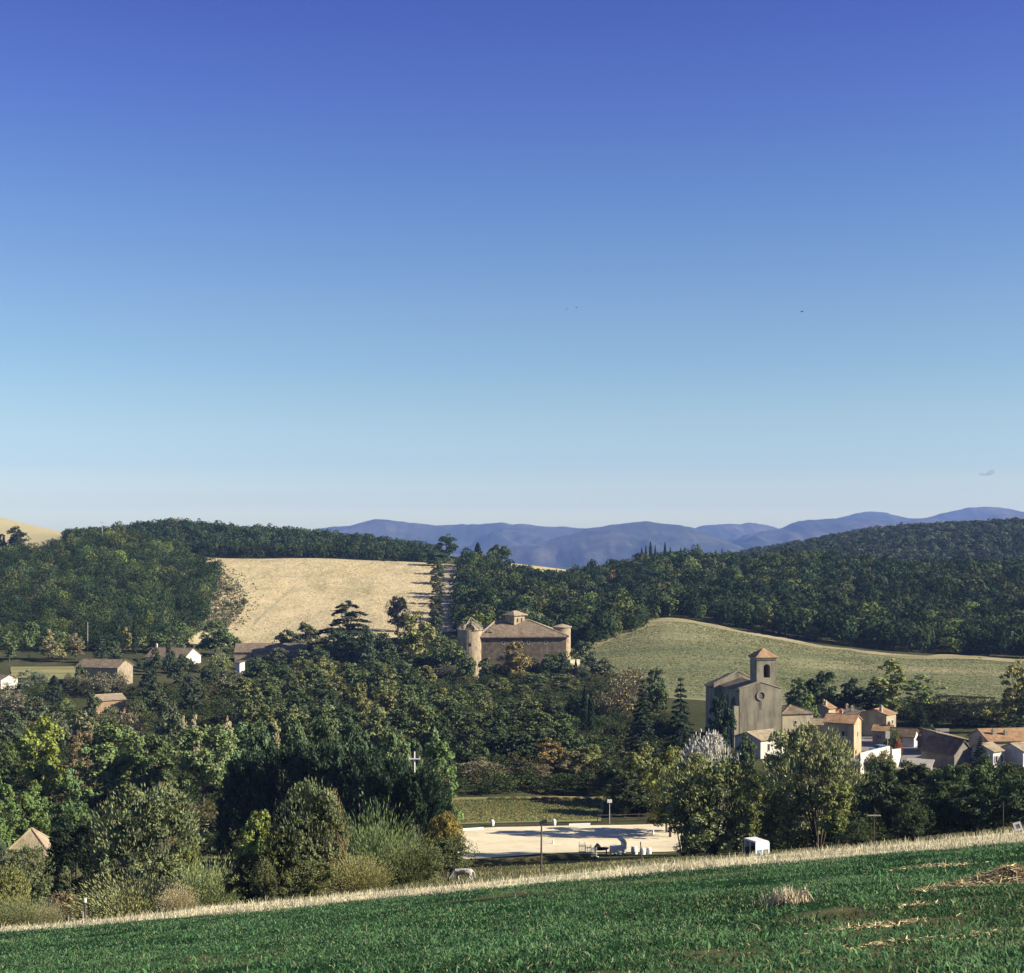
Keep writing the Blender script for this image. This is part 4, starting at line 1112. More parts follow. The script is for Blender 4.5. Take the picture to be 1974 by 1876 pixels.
r_, H_p = pole('panel_post', 'rough dark post topped with a small tilted solar panel at the field edge', 1043, 85, 1586, .055, M_wood, cat='post', tilt=.03)
M = Matrix.Translation((.14, 0, H_p+.02)) @ Matrix.Rotation(R(-18), 4, 'Y') @ Matrix.Rotation(R(25), 4, 'X')
MB().box(-.24, -.16, 0, .24, .16, .035, M).build('solar_panel', M_panel, r_)
r_, H_p = pole('perch_post', 'thin post with a flat board nailed across its top', 1685, 82, 1573, .035, M_wood, cat='post')
MB().box(-.38, -.07, H_p+.002, .38, .07, H_p+.05).build('board', M_palewood, r_)
pole('fence_post', 'dark leaning fence post near the white barrels', 1238, 84, 1623, .04, M_wood, cat='post', tilt=-.10)
pole('fence_post', 'short thick fence post in the dry grass below the white tank', 1193, 85, 1664, .07, M_wood, cat='post', tilt=.03)
pole('fence_post', 'tall thin fence post nearest the slanted white board', 1934, 81, 1547, .03, M_wood, cat='post')
r_, H_p = pole('fence_post', 'dark fence post with a white painted top among the broom bushes', 164, 82, 1734, .075, M_wood, cat='post')
MB().tube([(0, 0, H_p-.16), (0, 0, H_p+.05)], [.085, .085], 8).build('post_cap', M_whitepaint, r_)
pole('fence_post', 'pale short fence stake in the dry grass beside the white topped post', 160, 80, 1758, .045, M_palewood, cat='post')

# slanted white framed board
p = at(1962, 83); root = empty('notice_board', p, R(-8))
M = Matrix.Translation((0, 0, .42)) @ Matrix.Rotation(R(-16), 4, 'Y') @ Matrix.Rotation(R(-20), 4, 'X')
fb = MB().box(-.23, -.02, -.26, -.12, .02, .26, M).box(.12, -.02, -.26, .23, .02, .26, M).box(-.12, -.02, .13, .12, .02, .26, M).box(-.12, -.02, -.26, .12, .02, -.13, M)
fb.build('frame', M_whitepaint, root)
MB().box(-.12, -.008, -.13, .12, .012, .13, M).build('panel', M_grey, root)
MB().tube([(-.1, .05, -.3), (-.1, .03, .3)], [.02, .02], 6).tube([(.12, .05, -.3), (.10, .03, .3)], [.02, .02], 6).build('stake', M_wood, root)
tag(root, 'small slanted white framed board standing at the field edge', 'board')

# village street sign
r_, H_s = pole('street_sign', 'pale green square sign on a short post near the parked cars', 1711, 288, 1409, .06, M_steel, cat='sign')
MB().box(-.45, -.09, H_s-1.6, .45, -.062, H_s-.1).build('sign_plate', noise_mat('pale_sign', [(0.3, (0.40, 0.46, 0.36)), (0.7, (0.52, 0.57, 0.46))], 1, 3), r_)

# cars
def car(label, dx, Y, rot, paint, dz=0.0):
    root = empty('parked_car', at(dx, Y, dz), R(rot))
    L, Wd = 4.1, 1.7
    prof = [(-2.05, .35), (-2.03, .75), (-1.9, .86), (-1.0, .95), (-.35, 1.42), (1.1, 1.45), (1.75, .98), (2.0, .9), (2.05, .4), (1.75, .25), (-1.8, .25)]
    MB().prism(prof, -Wd/2, Wd/2).build('body', paint, root)
    g = MB()
    for s in (-1, 1):
        y = s*(Wd/2+.012)
        g.add([(-.85, y, .97), (.15, y, .97), (.15, y, 1.36), (-.32, y, 1.36)], [(0, 1, 2, 3) if s < 0 else (3, 2, 1, 0)])
        g.add([(.25, y, .97), (1.45, y, .97), (1.1, y, 1.36), (.25, y, 1.36)], [(0, 1, 2, 3) if s < 0 else (3, 2, 1, 0)])
    g.build('side_window', M_pane, root)
    MB().add([(-.97, -.7, .985), (-.97, .7, .985), (-.40, .62, 1.42), (-.40, -.62, 1.42)], [(3, 2, 1, 0)]).build('windscreen', M_pane, root)
    MB().add([(1.74, -.7, 1.02), (1.74, .7, 1.02), (1.18, .62, 1.43), (1.18, -.62, 1.43)], [(0, 1, 2, 3)]).build('rear_window', M_pane, root)
    for wx in (-1.3, 1.3):
        for s in (-1, 1):
            wheel = MB().tube([(wx, s*(Wd/2-.16), .31), (wx, s*(Wd/2+.03), .31)], [.31, .31], 18).build('wheel', M_rubber, root)
            MB().tube([(wx, s*(Wd/2+.031), .31), (wx, s*(Wd/2+.045), .31)], [.19, .19], 14).build('rim', M_steel, wheel)
    for s in (-.55, .55):
        MB().box(-2.075, s-.16, .62, -2.0, s+.16, .76).build('headlight', M_frame, root)
    tag(root, label, 'car', 'cars parked in the village street')
car('white car parked behind the white retaining wall', 1672, 270, -20, M_whitepaint, 1.3)
car('light blue car parked in the shade of the village street', 1695, 286, 25, M_blue, .7)

# white animal trailer with an open dark end
p = at(1470, 118, -.05); root = empty('trailer', p, R(26), (.84, .84, .84))
q_ = [(-.85, .45), (.85, .45), (.85, 1.72), (.74, 1.92), (.55, 2.0), (-.78, 2.0), (-.85, 1.9)]
MB().prism([(-.85, 1.12), (.85, 1.12), (.85, 1.72), (.74, 1.92), (.55, 2.0), (-.78, 2.0), (-.85, 1.9)], 0, .06).build('rear_panel', M_whitepaint, root)
lo = MB()
for x0_, x1_ in ((-.85, -.70), (-.10, .06), (.70, .85)): lo.box(x0_, 0, .45, x1_, .06, 1.117)
lo.box(-.70, .001, .45, -.10, .059, .52).box(.06, .001, .45, .70, .059, .52)
lo.build('lower_frame', M_whitepaint, root)
MB().box(-.70, .02, .522, -.10, .04, 1.115).build('window', M_blue, root)
MB().box(.06, .02, .522, .70, .04, 1.115).build('window', M_grey, root)
sh = MB().prism([(-.85, 1.902), (-.78, 2.0), (.55, 2.0), (.74, 1.92), (.85, 1.72), (.85, .45), (.81, .45), (.81, 1.70), (.71, 1.88), (.53, 1.96), (-.78, 1.96), (-.85, 1.87)], .063, 2.0)
sh.box(-.80, 1.95, .5, .80, 1.99, 1.94).box(-.85, .063, .40, .85, 2.0, .447).box(-.86, .9, .45, -.80, .96, 1.86)
sh.build('body', M_whitepaint, root)
MB().box(-.76, .2, .455, .76, 1.9, 1.1).build('dark_interior', M_dark, root)  # dark block filling the open body; interior shade put into its colour
for x in (-.95, .90):
    MB().tube([(x-.06, 1.2, .30), (x+.1, 1.2, .30)], [.30, .30], 16).build('wheel', M_rubber, root)
MB().tube([(0, 2.0, .42), (0, 3.2, .40)], [.05, .04], 6).build('drawbar', M_steel, root)
tag(root, 'white animal trailer with two small windows parked by the big willow', 'trailer')

AZ = 'riding equipment around the sand arena'
def jump_stand(dx, Y, h, label, mat, rz=0):
    root = empty('jump_stand', at(dx, Y), R(rz))
    mb = MB()
    for x in (-.35, -.12, .12, .35): mb.tube([(x, 0, .05), (x, 0, h*(1 if abs(x) > .3 else .9))], [.04, .035], 6)
    mb.build('upright', mat, root)
    MB().box(-.42, -.05, h*.3-.04, .42, .05, h*.3+.04).box(-.42, -.05, h*.72-.04, .42, .05, h*.72+.04).build('rail', mat, root)
    MB().box(-.45, -.4, 0, -.35, .4, .08).box(.35, -.4, 0, .45, .4, .08).build('foot', mat, root)
    tag(root, label, 'jump stand', 'jump stands at the arena')
jump_stand(1122, 175, 1.7, 'tallest white metal jump stand, first of the row before the hedge end', M_whitepaint)
jump_stand(1134, 173.5, 1.5, 'grey metal jump stand between the white one and the brown trough', M_steel, 25)
jump_stand(1145, 172, 1.35, 'low white jump stand in front of the brown trough', M_whitepaint, -30)
root = empty('feed_trough', at(1158, 174), R(4))
tr = MB()
n = 14
vs = []; fs = []
for i in range(9):
    t = -1+i/4; q = math.sqrt(max(.05, 1-abs(t)**3))
    for k in range(n):
        a = math.pi+math.pi*k/(n-1)
        vs.append((t*1.05, .38*q*math.cos(a), 1.05+.36*q*math.sin(a)))
for i in range(8):
    for k in range(n-1): fs.append((i*n+k, i*n+k+1, (i+1)*n+k+1, (i+1)*n+k))
for i in range(8): fs.append((i*n, (i+1)*n, (i+1)*n+n-1, i*n+n-1))
tr.add(vs, fs).build('basin', M_brownplastic, root, smooth=True)
MB().box(-.75, -.25, -.2, -.65, .25, .85).box(.65, -.25, -.2, .75, .25, .85).build('leg', M_wood, root)
tag(root, 'long dark brown trough on legs beside the arena', 'trough', AZ)
o = MB()
for k in range(5):
    o.tube([(-.4+k*.08, -.1+.05*(k % 2), .05+.09*k), (0, .05*(k-2), .16+.07*k), (.45-.05*k, .1, .06+.07*k)], [.07, .09, .06], 6)
p = at(1151, 174.3); tag(o.build('canvas_bundle', M_orange, None, (p[0], p[1], p[2]+1.07)), 'pale orange bundle lying on the dark brown trough', 'bundle', AZ)
root = empty('water_tank', at(1191, 174), R(14))
MB().prism([(-.95, .35), (.5, .25), (.55, 1.25), (-.9, 1.2)], -.5, .5).build('tank', M_whitepaint, root)
MB().prism([(.553, .3), (.95, .45), (1.0, 1.7), (.8, 2.1), (.45, 2.2), (.1, 2.05), (.553, 1.6)], -.48, .48).build('hood', M_whitepaint, root)
for x in (-.55, .6):
    MB().tube([(x, -.55, .22), (x, .55, .22)], [.22, .22], 14).build('roller', M_rubber, root)
tag(root, 'white tank cart with a tall hooded end by the arena', 'cart', AZ)
for dx, Y, q, lb in ((1223, 178, 1.0, 'largest white barrel of the three, nearest the tank cart'), (1239, 177, .85, 'middle white barrel standing behind the leaning fence post'), (1251, 178.5, .8, 'end white barrel at the foot of the willow shade')):
    b = MB().lathe([(0, 0), (.40*q, 0), (.43*q, .25), (.45*q, .5), (.43*q, .8*q), (.36*q, 1.0*q), (.12*q, 1.04*q), (0, 1.04*q)], 18)
    tag(b.build('barrel', M_whitepaint, None, at(dx, Y), smooth=False), lb, 'barrel', 'white barrels by the arena')
def plank(name, label, dxa, Ya, dxb, Yb, h, t, mat, cat, lift=0.02):
    a = at(dxa, Ya); b = at(dxb, Yb)
    c = [(a[i]+b[i])/2 for i in range(3)]
    L = math.dist(a[:2], b[:2])
    o = MB().box(-L/2, -t/2, lift, L/2, t/2, lift+h).build(name, mat, None, c)
    o.rotation_euler = (0, 0, math.atan2(b[1]-a[1], b[0]-a[0]))
    return tag(o, label, cat, AZ)
plank('kickboard', 'low white board on the far arena edge beside the yellow bush', 891, 203, 932, 204, .38, .06, M_whitepaint, 'board')
plank('kickboard', 'low white board on the far arena edge beyond the solar panel post', 1097, 207, 1138, 207.5, .36, .06, M_whitepaint, 'board')
plank('log', 'dark log lying along the far edge of the sand arena', 955, 206.4, 1046, 207, .34, .36, M_wood, 'log')
plank('jump_pole', 'pale jump pole lying across the shadow on the arena sand', 1145, 181, 1190, 184, .12, .12, M_palewood, 'pole', .5)
for dx, Y, lb in ((949, 207.5, 'small white block at the end of the dark log'), (1068, 208, 'white round topped block between the log and white board')):
    b = MB().lathe([(0, 0), (.28, 0), (.33, .35), (.30, .75), (.12, .92), (0, .95)], 12)
    tag(b.build('marker_block', M_whitepaint, None, at(dx, Y)), lb, 'marker', AZ)
for dx, Y, lb in ((1259, 199, 'white marker cone in the shaded far corner of the arena'), (1066, 190, 'lone white marker cone standing in the tree shadow on the sand')):
    b = MB().lathe([(.32, 0), (.32, .05), (.2, .06), (.05, .75), (0, .76)], 12)
    tag(b.build('marker_cone', M_whitepaint, None, at(dx, Y)), lb, 'cone', AZ)
root = empty('rail_fence', at(1222, 210), 0)
x0, x1 = XD(1152, 210), XD(1310, 212)
cxx = XD(1222, 210)
for k in range(7):
    x = x0+(x1-x0)*k/6
    zz = g1(x, 210+k*.3)-at(1222, 210)[2]
    MB().box(x-cxx-.06, k*.3-.06, zz-.4, x-cxx+.06, k*.3+.06, zz+1.25).build('post', M_wood, root)
for hz in (.55, 1.05):
    MB().tube([(x0-cxx, -.1, hz), (x1-cxx, 1.7, hz)], [.05, .05], 6).build('rail', M_wood, root)
tag(root, 'dark wooden rail fence in the shade behind the sand arena', 'fence')
root = empty('utility_cabinet', at(421, 203), R(-15))
MB().box(-.38, 0, 0, .38, .5, 1.75).build('body', M_whitepaint, root)
MB().box(-.44, -.05, 1.752, .44, .55, 1.83).build('lid', M_whitepaint, root)
MB().box(-.32, -.025, .15, .32, -.003, 1.6).build('door', M_frame, root)
tag(root, 'white upright cabinet between tree trunks on a bare patch', 'cabinet')
patch('dirt_track', [(360, 196), (470, 196)], [(360, 226), (480, 226)], M_sand, .08, 14, 14, .5)

# ------------------------------------------------------------------ the pony
def pony():
    X, Y, z = at(893, 90)
    root_v = []
    # x forward = towards the head; built along -x afterwards by rotation
    J = {'pel': ((-.48, 0, .98), .27), 'rump': ((-.66, 0, .97), .22), 'loin': ((-.2, 0, 1.0), .27), 'belly': ((.1, 0, .95), .30), 'chest': ((.42, 0, .95), .285),
         'wither': ((.58, 0, 1.0), .22), 'neck1': ((.80, 0, .95), .155), 'neck2': ((1.02, 0, .70), .12), 'poll': ((1.17, 0, .47), .105), 'face': ((1.24, 0, .27), .085), 'muz': ((1.26, 0, .12), .062),
         'tail1': ((-.84, 0, .98), .05), 'tail2': ((-.95, 0, .72), .075), 'tail3': ((-.97, 0, .38), .05)}
    E = [('pel', 'rump'), ('pel', 'loin'), ('loin', 'belly'), ('belly', 'chest'), ('chest', 'wither'), ('wither', 'neck1'), ('neck1', 'neck2'), ('neck2', 'poll'), ('poll', 'face'), ('face', 'muz'), ('rump', 'tail1'), ('tail1', 'tail2'), ('tail2', 'tail3')]
    for s, n in ((-1, 'a'), (1, 'b')):
        o = .05*s
        J['h1'+n] = ((-.60, .15*s, .72), .15); J['h2'+n] = ((-.50+o, .16*s, .56), .10); J['h3'+n] = ((-.70+o, .16*s, .36), .062); J['h4'+n] = ((-.66+o, .16*s, .10), .046); J['h5'+n] = ((-.60+o, .16*s, .03), .06)
        J['f1'+n] = ((.46, .14*s, .68), .12); J['f2'+n] = ((.48-o*1.5, .15*s, .40), .062); J['f3'+n] = ((.47-o*2, .15*s, .12), .044); J['f4'+n] = ((.51-o*2, .15*s, .03), .058)
        E += [('pel', 'h1'+n), ('h1'+n, 'h2'+n), ('h2'+n, 'h3'+n), ('h3'+n, 'h4'+n), ('h4'+n, 'h5'+n), ('chest', 'f1'+n), ('f1'+n, 'f2'+n), ('f2'+n, 'f3'+n), ('f3'+n, 'f4'+n)]
        J['e'+n] = ((1.12, .075*s, .58), .03); E.append(('poll', 'e'+n))
    ks = list(J); ix = {k: i for i, k in enumerate(ks)}
    me = bpy.data.meshes.new('skeleton')
    me.from_pydata([J[k][0] for k in ks], [(ix[a], ix[b]) for a, b in E], [])
    tmp = bpy.data.objects.new('skeleton', me); COL.objects.link(tmp)
    sk = tmp.modifiers.new('skin', 'SKIN'); tmp.modifiers.new('sub', 'SUBSURF').levels = 2
    lay = me.skin_vertices[0] if me.skin_vertices else None
    if lay is None:
        bpy.context.view_layer.update(); lay = me.skin_vertices[0]
    for k in ks:
        r = J[k][1]; lay.data[ix[k]].radius = (r, r*(.86 if k in ('pel', 'loin', 'belly', 'chest', 'wither') else 1)); lay.data[ix[k]].use_root = (k == 'pel')
    dg = bpy.context.evaluated_depsgraph_get()
    body = bpy.data.meshes.new_from_object(tmp.evaluated_get(dg))
    bpy.data.objects.remove(tmp)
    body.name = 'pony_body'
    nv = len(body.polygons)
    c = np.zeros((nv, 4), np.float32); c[:, 3] = 1
    for i, pg in enumerate(body.polygons):
        x, y, zz = pg.center
        col = (.43, .405, .36)
        nn = .12*math.sin(9*x+3*zz)+.08*math.sin(17*zz+5*x)
        if -.30+nn < x < .50+nn and .55 < zz+nn*.6 < 1.12 : col = (.085, .065, .055)
        if x > .98: col = (.05, .042, .038)
        if zz < .07: col = (.06, .05, .045)
        c[i, :3] = col
    a = body.attributes.new('tint', 'FLOAT_COLOR', 'FACE'); a.data.foreach_set('color', c.ravel())
    body.materials.clear(); body.materials.append(attr_mat('pony_coat', 6, .85, 1.12))
    body.polygons.foreach_set('use_smooth', [True]*nv)
    root = empty('pony', (X, Y, z), R(180), (.76, .76, .76))
    bo = link('body', body, root)
    mane = MB()
    for k in range(16):
        t = k/15; x = .62+.52*t; zt = 1.20-.62*t**1.15
        mane.tube([(x, .02, zt), (x+.04, .13, zt-.12), (x+.03, .16, zt-.28)], [.035, .03, .01], 5)
    mane.build('mane', M_frame, root)
    tag(root, 'grazing piebald white pony with a dark flank, head down in dry grass', 'pony')
pony()

# a wisp of cloud, far beyond the haze
def cloud_mat():
    m, nt, out = new_mat('cloud_wisp')
    tr = N(nt, 'ShaderNodeBsdfTransparent'); di = N(nt, 'ShaderNodeBsdfDiffuse', inp={'Color': (0.50, 0.53, 0.58, 1)}); mx = N(nt, 'ShaderNodeMixShader', inp={0: 0.10})
    nt.links.new(tr.outputs[0], mx.inputs[1]); nt.links.new(di.outputs[0], mx.inputs[2]); nt.links.new(mx.outputs[0], out.inputs['Surface'])
    return m
def cloud():
    Y = 8000; mb = MB()
    for dx, dy, r, fl in ((1892, 914, 7, .45), (1898, 915, 6, .4), (1903, 915, 5, .4), (1907, 912, 7, .6), (1912, 910, 7, .7), (1914, 908, 5, .6), (1909, 914, 6, .4)):
        R_ = r/F*Y; n = 12
        prof = [(R_*math.sin(math.pi*k/n)*(1+.12*math.sin(3*k)), -R_*fl*math.cos(math.pi*k/n)) for k in range(n+1)]
        sub = MB().lathe(prof, 16)
        mb.add([(v[0]+XD(dx, Y), v[1]+Y, v[2]+ZD(dy, Y)) for v in sub.v], sub.f)
    o = mb.build('cloud', cloud_mat(), None, None, True)
    o['kind'] = 'structure'
cloud()
# birds
def bird(dx, dy, Y, span, mat, label, rz):
    root = empty('bird', (XD(dx, Y), Y, ZD(dy, Y)), R(rz))
    b = MB().tube([(-.22, 0, 0), (-.12, 0, .01), (.05, 0, .02), (.18, 0, .03), (.26, 0, .02)], [.02, .06, .075, .05, .012], 8)
    b.prism([(-.36, 0), (-.2, .02), (-.2, -.02)], -.05, .05)
    b.build('body', mat, root, smooth=True)
    for s in (-1, 1):
        w = MB().slab([(.10, s*.04, .03), (.14, s*span*.25, .12), (.02, s*span*.5, .06), (-.08, s*span*.28, .10), (-.10, s*.04, .02)], .012)
        w.build('wing', mat, root)
    tag(root, label, 'bird', 'birds in the sky')
M_bird = noise_mat('bird_feather', [(0.3, (0.03, 0.03, 0.035)), (0.7, (0.06, 0.06, 0.065))], 8, 3)
M_birdpale = noise_mat('pale_feather', [(0.3, (0.22, 0.22, 0.24)), (0.7, (0.30, 0.30, 0.32))], 8, 3)
bird(1546, 601, 230, .75, M_bird, 'dark bird flying alone high over the church', 30)
bird(1093, 596, 330, .8, M_birdpale, 'pale bird flying behind its companion in the open sky', 10)
bird(1112, 593, 330, .95, M_birdpale, 'pale bird flying first of the pair in the open sky', -10)

# ------------------------------------------------------------------ trees one by one
T = tree
# near, beyond the field edge, from the left of the frame
T('round', 74, 1390, 108, 232, YE, 'bright yellow green tree, the brightest crown of the near trees')
T('round', 12, 1432, 80, 240, MD, 'dark green tree behind the bright yellow green one at the frame edge')
T('tall', 2, 1500, 70, 172, (0.055, 0.085, 0.03), 'fresh green tree touching the frame edge above the pavilion')
T('round', 62, 1515, 90, 186, (0.06, 0.09, 0.03), 'fresh green tree just behind the pale pavilion roof')
T('bush', -2, 1612, 44, 140, GG, 'grey green bush beside the pavilion at the frame edge')
T('bush', 15, 1665, 90, 118, OL, 'yellowish bush in front of the pavilion at the frame edge')
T('tall', 140, 1487, 82, 156, (0.050, 0.078, 0.032), 'slender bluish green tree standing above the dark shade thicket')
T('bush', 52, 1626, 104, 138, (0.050, 0.062, 0.030), 'green bush hiding the walls of the small pavilion')
T('ley', 148, 1582, 128, 142, (0.014, 0.021, 0.014), 'low black green conifer thicket standing for tree shade beside the pavilion')  # dark conifer put where trees show their shadow side; shade is in its colour
T('willow', 285, 1520, 225, 124, (0.064, 0.078, 0.040), 'wide olive bushy tree in front of the dark thicket')
T('bush', 362, 1572, 56, 130, OL, 'olive bush leaning out of the wide olive tree towards the cabinet')
T('broom', 255, 1676, 205, 98, (0.098, 0.106, 0.050), 'large straw tinged broom bush with a dark shaded foot')
T('broom', 340, 1700, 70, 93, (0.155, 0.14, 0.085), 'bleached dry broom tuft at the end of the large broom bush')
T('broom', 405, 1650, 165, 108, (0.076, 0.092, 0.042), 'green broom bush with a yellow top between two bigger bushes')
T('broom', 22, 1722, 100, 90, (0.075, 0.085, 0.040), 'rounded broom bush in the bottom corner at the field edge')
T('broom', 85, 1735, 70, 94, (0.085, 0.085, 0.05), 'dry greyish broom bush next to the corner one')
T('bush', 120, 1718, 80, 104, BR, 'brownish low shrub behind the white topped fence post')
T('broom', 195, 1716, 90, 100, (0.075, 0.085, 0.035), 'dull olive broom bush behind the fence post')
T('round', 205, 1402, 150, 226, (0.058, 0.080, 0.032), 'broad green tree beside the yellow green one')
T('round', 160, 1412, 80, 236, BR, 'brownish tree tucked behind the yellow green one')
T('high', 392, 1408, 140, 214, (0.060, 0.080, 0.036), 'broad light green tree over the white cabinet')
T('round', 290, 1425, 110, 222, (0.045, 0.062, 0.026), 'darker green tree between the two broad green ones')
T('bush', 310, 1505, 90, 150, (0.07, 0.07, 0.04), 'thin greyish bush on top of the wide olive tree')
T('round', 478, 1398, 130, 232, (0.050, 0.075, 0.036), 'bluish green tree at the edge of the black conifers')
T('tall', 355, 1382, 16, 240, (0.20, 0.18, 0.12), 'pale dry poplar tip sticking out of the green crowns', base=1480)
T('tall', 374, 1380, 22, 242, (0.21, 0.19, 0.125), 'widest pale dry poplar tip above the broad green tree', base=1480)
T('tall', 440, 1385, 24, 242, (0.20, 0.185, 0.12), 'pale dry poplar tip above the bluish green tree', base=1480)
T('tall', 532, 1392, 20, 242, (0.17, 0.165, 0.09), 'pale yellowish poplar tip above the black conifers', base=1480)
for dx, tp, wd, Y, lb in ((478, 1448, 120, 174, 'black green conifer at the end of the row nearest the cabinet'), (545, 1436, 140, 172, 'black green conifer, second in the row from the cabinet'),
                          (615, 1430, 140, 170, 'black green conifer in the middle of the row, behind the tall olive bush'), (690, 1436, 140, 168, 'black green conifer in the row just above the broom bank'),
                          (752, 1462, 116, 163, 'black green conifer below the pale utility pole'), (806, 1478, 120, 144, 'black green conifer at the end of the row beside the arena'), (850, 1520, 70, 148, 'lowest black green conifer, next to the yellow bush')):
    T('ley', dx, tp, wd, Y, (0.019, 0.031, 0.018), lb, 'row of black green conifers')
for i, (dx, tp, wd) in enumerate(((500, 1402, 100), (560, 1396, 110), (622, 1392, 110), (685, 1396, 110), (742, 1412, 100), (790, 1428, 90))):
    T('round', dx, tp, wd, 190+3*(i % 3), ((0.040, 0.060, 0.032), (0.050, 0.070, 0.034), (0.036, 0.052, 0.027))[i % 3], 'green tree lining the top of the black conifer row', 'green trees behind the black conifers')
T('tall', 843, 1412, 84, 186, (0.058, 0.090, 0.036), 'fresh green poplar beside the pale utility pole')
T('round', 770, 1425, 60, 230, BR, 'brownish tree top behind the pale utility pole')
T('willow', 596, 1504, 150, 97, (0.058, 0.070, 0.036), 'tall olive green bush with arching stems at the field edge')
T('bush', 640, 1520, 60, 101, (0.078, 0.068, 0.035), 'rusty tinged bush at the shoulder of the tall olive one')
T('bush', 610, 1660, 110, 92, (0.055, 0.062, 0.026), 'olive shrub at the field edge under the tall bush')
T('bush', 540, 1590, 100, 96, (0.055, 0.062, 0.026), 'dark olive shrub at the foot of the tall olive bush')
T('broom', 725, 1548, 165, 112, (0.050, 0.070, 0.030), 'large smooth green broom bank below the black conifers')
T('broom', 785, 1600, 110, 106, (0.062, 0.075, 0.032), 'olive broom bush at the lower end of the green broom bank')
T('broom', 690, 1640, 120, 96, (0.085, 0.085, 0.038), 'low olive broom bush in front of the green broom bank')
T('round', 495, 1572, 100, 116, (0.085, 0.105, 0.032), 'light leafy sapling in front of the black conifers')
T('bush', 478, 1640, 90, 98, (0.045, 0.050, 0.024), 'dark thorny shrub beside the light leafy sapling')
T('bush', 510, 1655, 60, 94, (0.050, 0.056, 0.026), 'small dark shrub at the field edge under the sapling')
T('willow', 858, 1568, 74, 119, (0.105, 0.090, 0.030), 'yellow orange young tree beside the sand arena')
T('bush', 868, 1612, 100, 112, (0.042, 0.052, 0.024), 'dark green shrub at the foot of the yellow orange tree')
T('bush', 825, 1625, 80, 106, (0.052, 0.060, 0.028), 'olive shrub just behind the pony')
for i, (dx, tp, wd) in enumerate(((925, 1655, 50), (960, 1657, 55), (1000, 1656, 50), (1035, 1652, 46), (1070, 1648, 48), (1100, 1652, 46), (1128, 1656, 44))):
    T('bush', dx, tp, wd, 158+i*1.5, ((0.082, 0.078, 0.042), (0.054, 0.062, 0.032), (0.10, 0.092, 0.048))[i % 3], 'low hedge shrub along the near side of the sand arena', 'hedge shrubs in front of the arena')
# row behind the arena
T('bare', 925, 1462, 100, 252, (0.085, 0.080, 0.052), 'grey brown thinning tree beside the fresh green poplar')
T('bare', 985, 1478, 90, 254, (0.095, 0.082, 0.052), 'grey brown rounded tree in the middle of the row behind the meadow')
T('tall', 1062, 1425, 62, 254, (0.105, 0.082, 0.036), 'orange brown pointed tree behind the meadow')
T('bare', 1038, 1470, 80, 250, (0.085, 0.074, 0.045), 'brown tree next to the orange pointed one')
T('round', 1105, 1450, 80, 252, (0.085, 0.080, 0.042), 'olive brown tree between the orange and the light green one')
T('round', 1140, 1438, 74, 253, (0.088, 0.098, 0.040), 'light yellow green tree at the end of the meadow row')
T('round', 1180, 1460, 90, 236, (0.034, 0.044, 0.022), 'dark green tree where the meadow ends')
for i in range(11):
    T('bush', 948+i*20.5, 1543+(i*7 % 5), 22, 231, (0.052+.012*(i % 3), 0.062+.01*(i % 2), 0.03), 'small round shrub in the row along the back of the meadow', 'row of small shrubs behind the meadow')
T('round', 1190, 1500, 70, 224, (0.030, 0.040, 0.021), 'dark leafy tree at the very end of the meadow')
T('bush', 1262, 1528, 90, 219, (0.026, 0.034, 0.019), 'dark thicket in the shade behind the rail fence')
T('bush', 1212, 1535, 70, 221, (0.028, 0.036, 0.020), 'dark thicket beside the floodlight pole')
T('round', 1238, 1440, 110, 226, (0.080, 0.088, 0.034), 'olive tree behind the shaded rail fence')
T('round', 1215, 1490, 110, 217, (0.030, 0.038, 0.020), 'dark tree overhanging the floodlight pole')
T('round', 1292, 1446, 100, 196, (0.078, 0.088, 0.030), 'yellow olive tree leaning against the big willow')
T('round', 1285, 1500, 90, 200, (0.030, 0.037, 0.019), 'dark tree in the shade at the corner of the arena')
T('willow', 1318, 1470, 120, 164, (0.070, 0.080, 0.030), 'yellow olive bushy tree pressed against the big willow on the arena side')
T('round', 1430, 1478, 80, 158, (0.062, 0.076, 0.032), 'olive tree filling the shoulder of the big willow above the trailer')
T('willow', 1372, 1458, 216, 152, (0.082, 0.096, 0.044), 'big round olive green willow in the centre of the near trees')
T('willow', 1360, 1414, 124, 172, SV, 'silver leaved poplar with white tips behind the big willow')
T('tall', 1420, 1458, 40, 166, (0.17, 0.19, 0.18), 'smaller silver leaved tree at the shoulder of the big willow')
T('bush', 1330, 1618, 60, 149, (0.050, 0.055, 0.028), 'dark shrub under the big willow')
T('tall', 1447, 1485, 64, 160, (0.072, 0.088, 0.032), 'light green young tree behind the trailer')
T('tall', 1487, 1520, 56, 153, (0.095, 0.105, 0.045), 'pale green sapling just beside the trailer')
T('tall', 1518, 1505, 52, 150, (0.090, 0.100, 0.042), 'pale green sapling leaning on the tall olive tree')
T('willow', 1576, 1400, 184, 150, (0.092, 0.102, 0.052), 'tall broad olive tree in front of the tan house')
T('tall', 1615, 1500, 70, 145, (0.085, 0.10, 0.036), 'light olive tree at the foot of the tall broad one')
T('bush', 1655, 1580, 60, 140, (0.038, 0.050, 0.024), 'dark shrub beside the perch post')
T('round', 1695, 1470, 110, 172, (0.030, 0.042, 0.022), 'dark tree below the white retaining wall')
T('round', 1768, 1474, 120, 174, (0.036, 0.050, 0.026), 'dark green tree below the pale lean-to roof')
T('round', 1730, 1520, 100, 146, (0.026, 0.037, 0.019), 'dark rounded tree behind the perch post')
T('bush', 1760, 1545, 90, 141, (0.032, 0.044, 0.022), 'dark bush in front of the dark rounded tree')
T('round', 1840, 1478, 110, 168, (0.034, 0.050, 0.024), 'dark green tree below the dark grey barn')
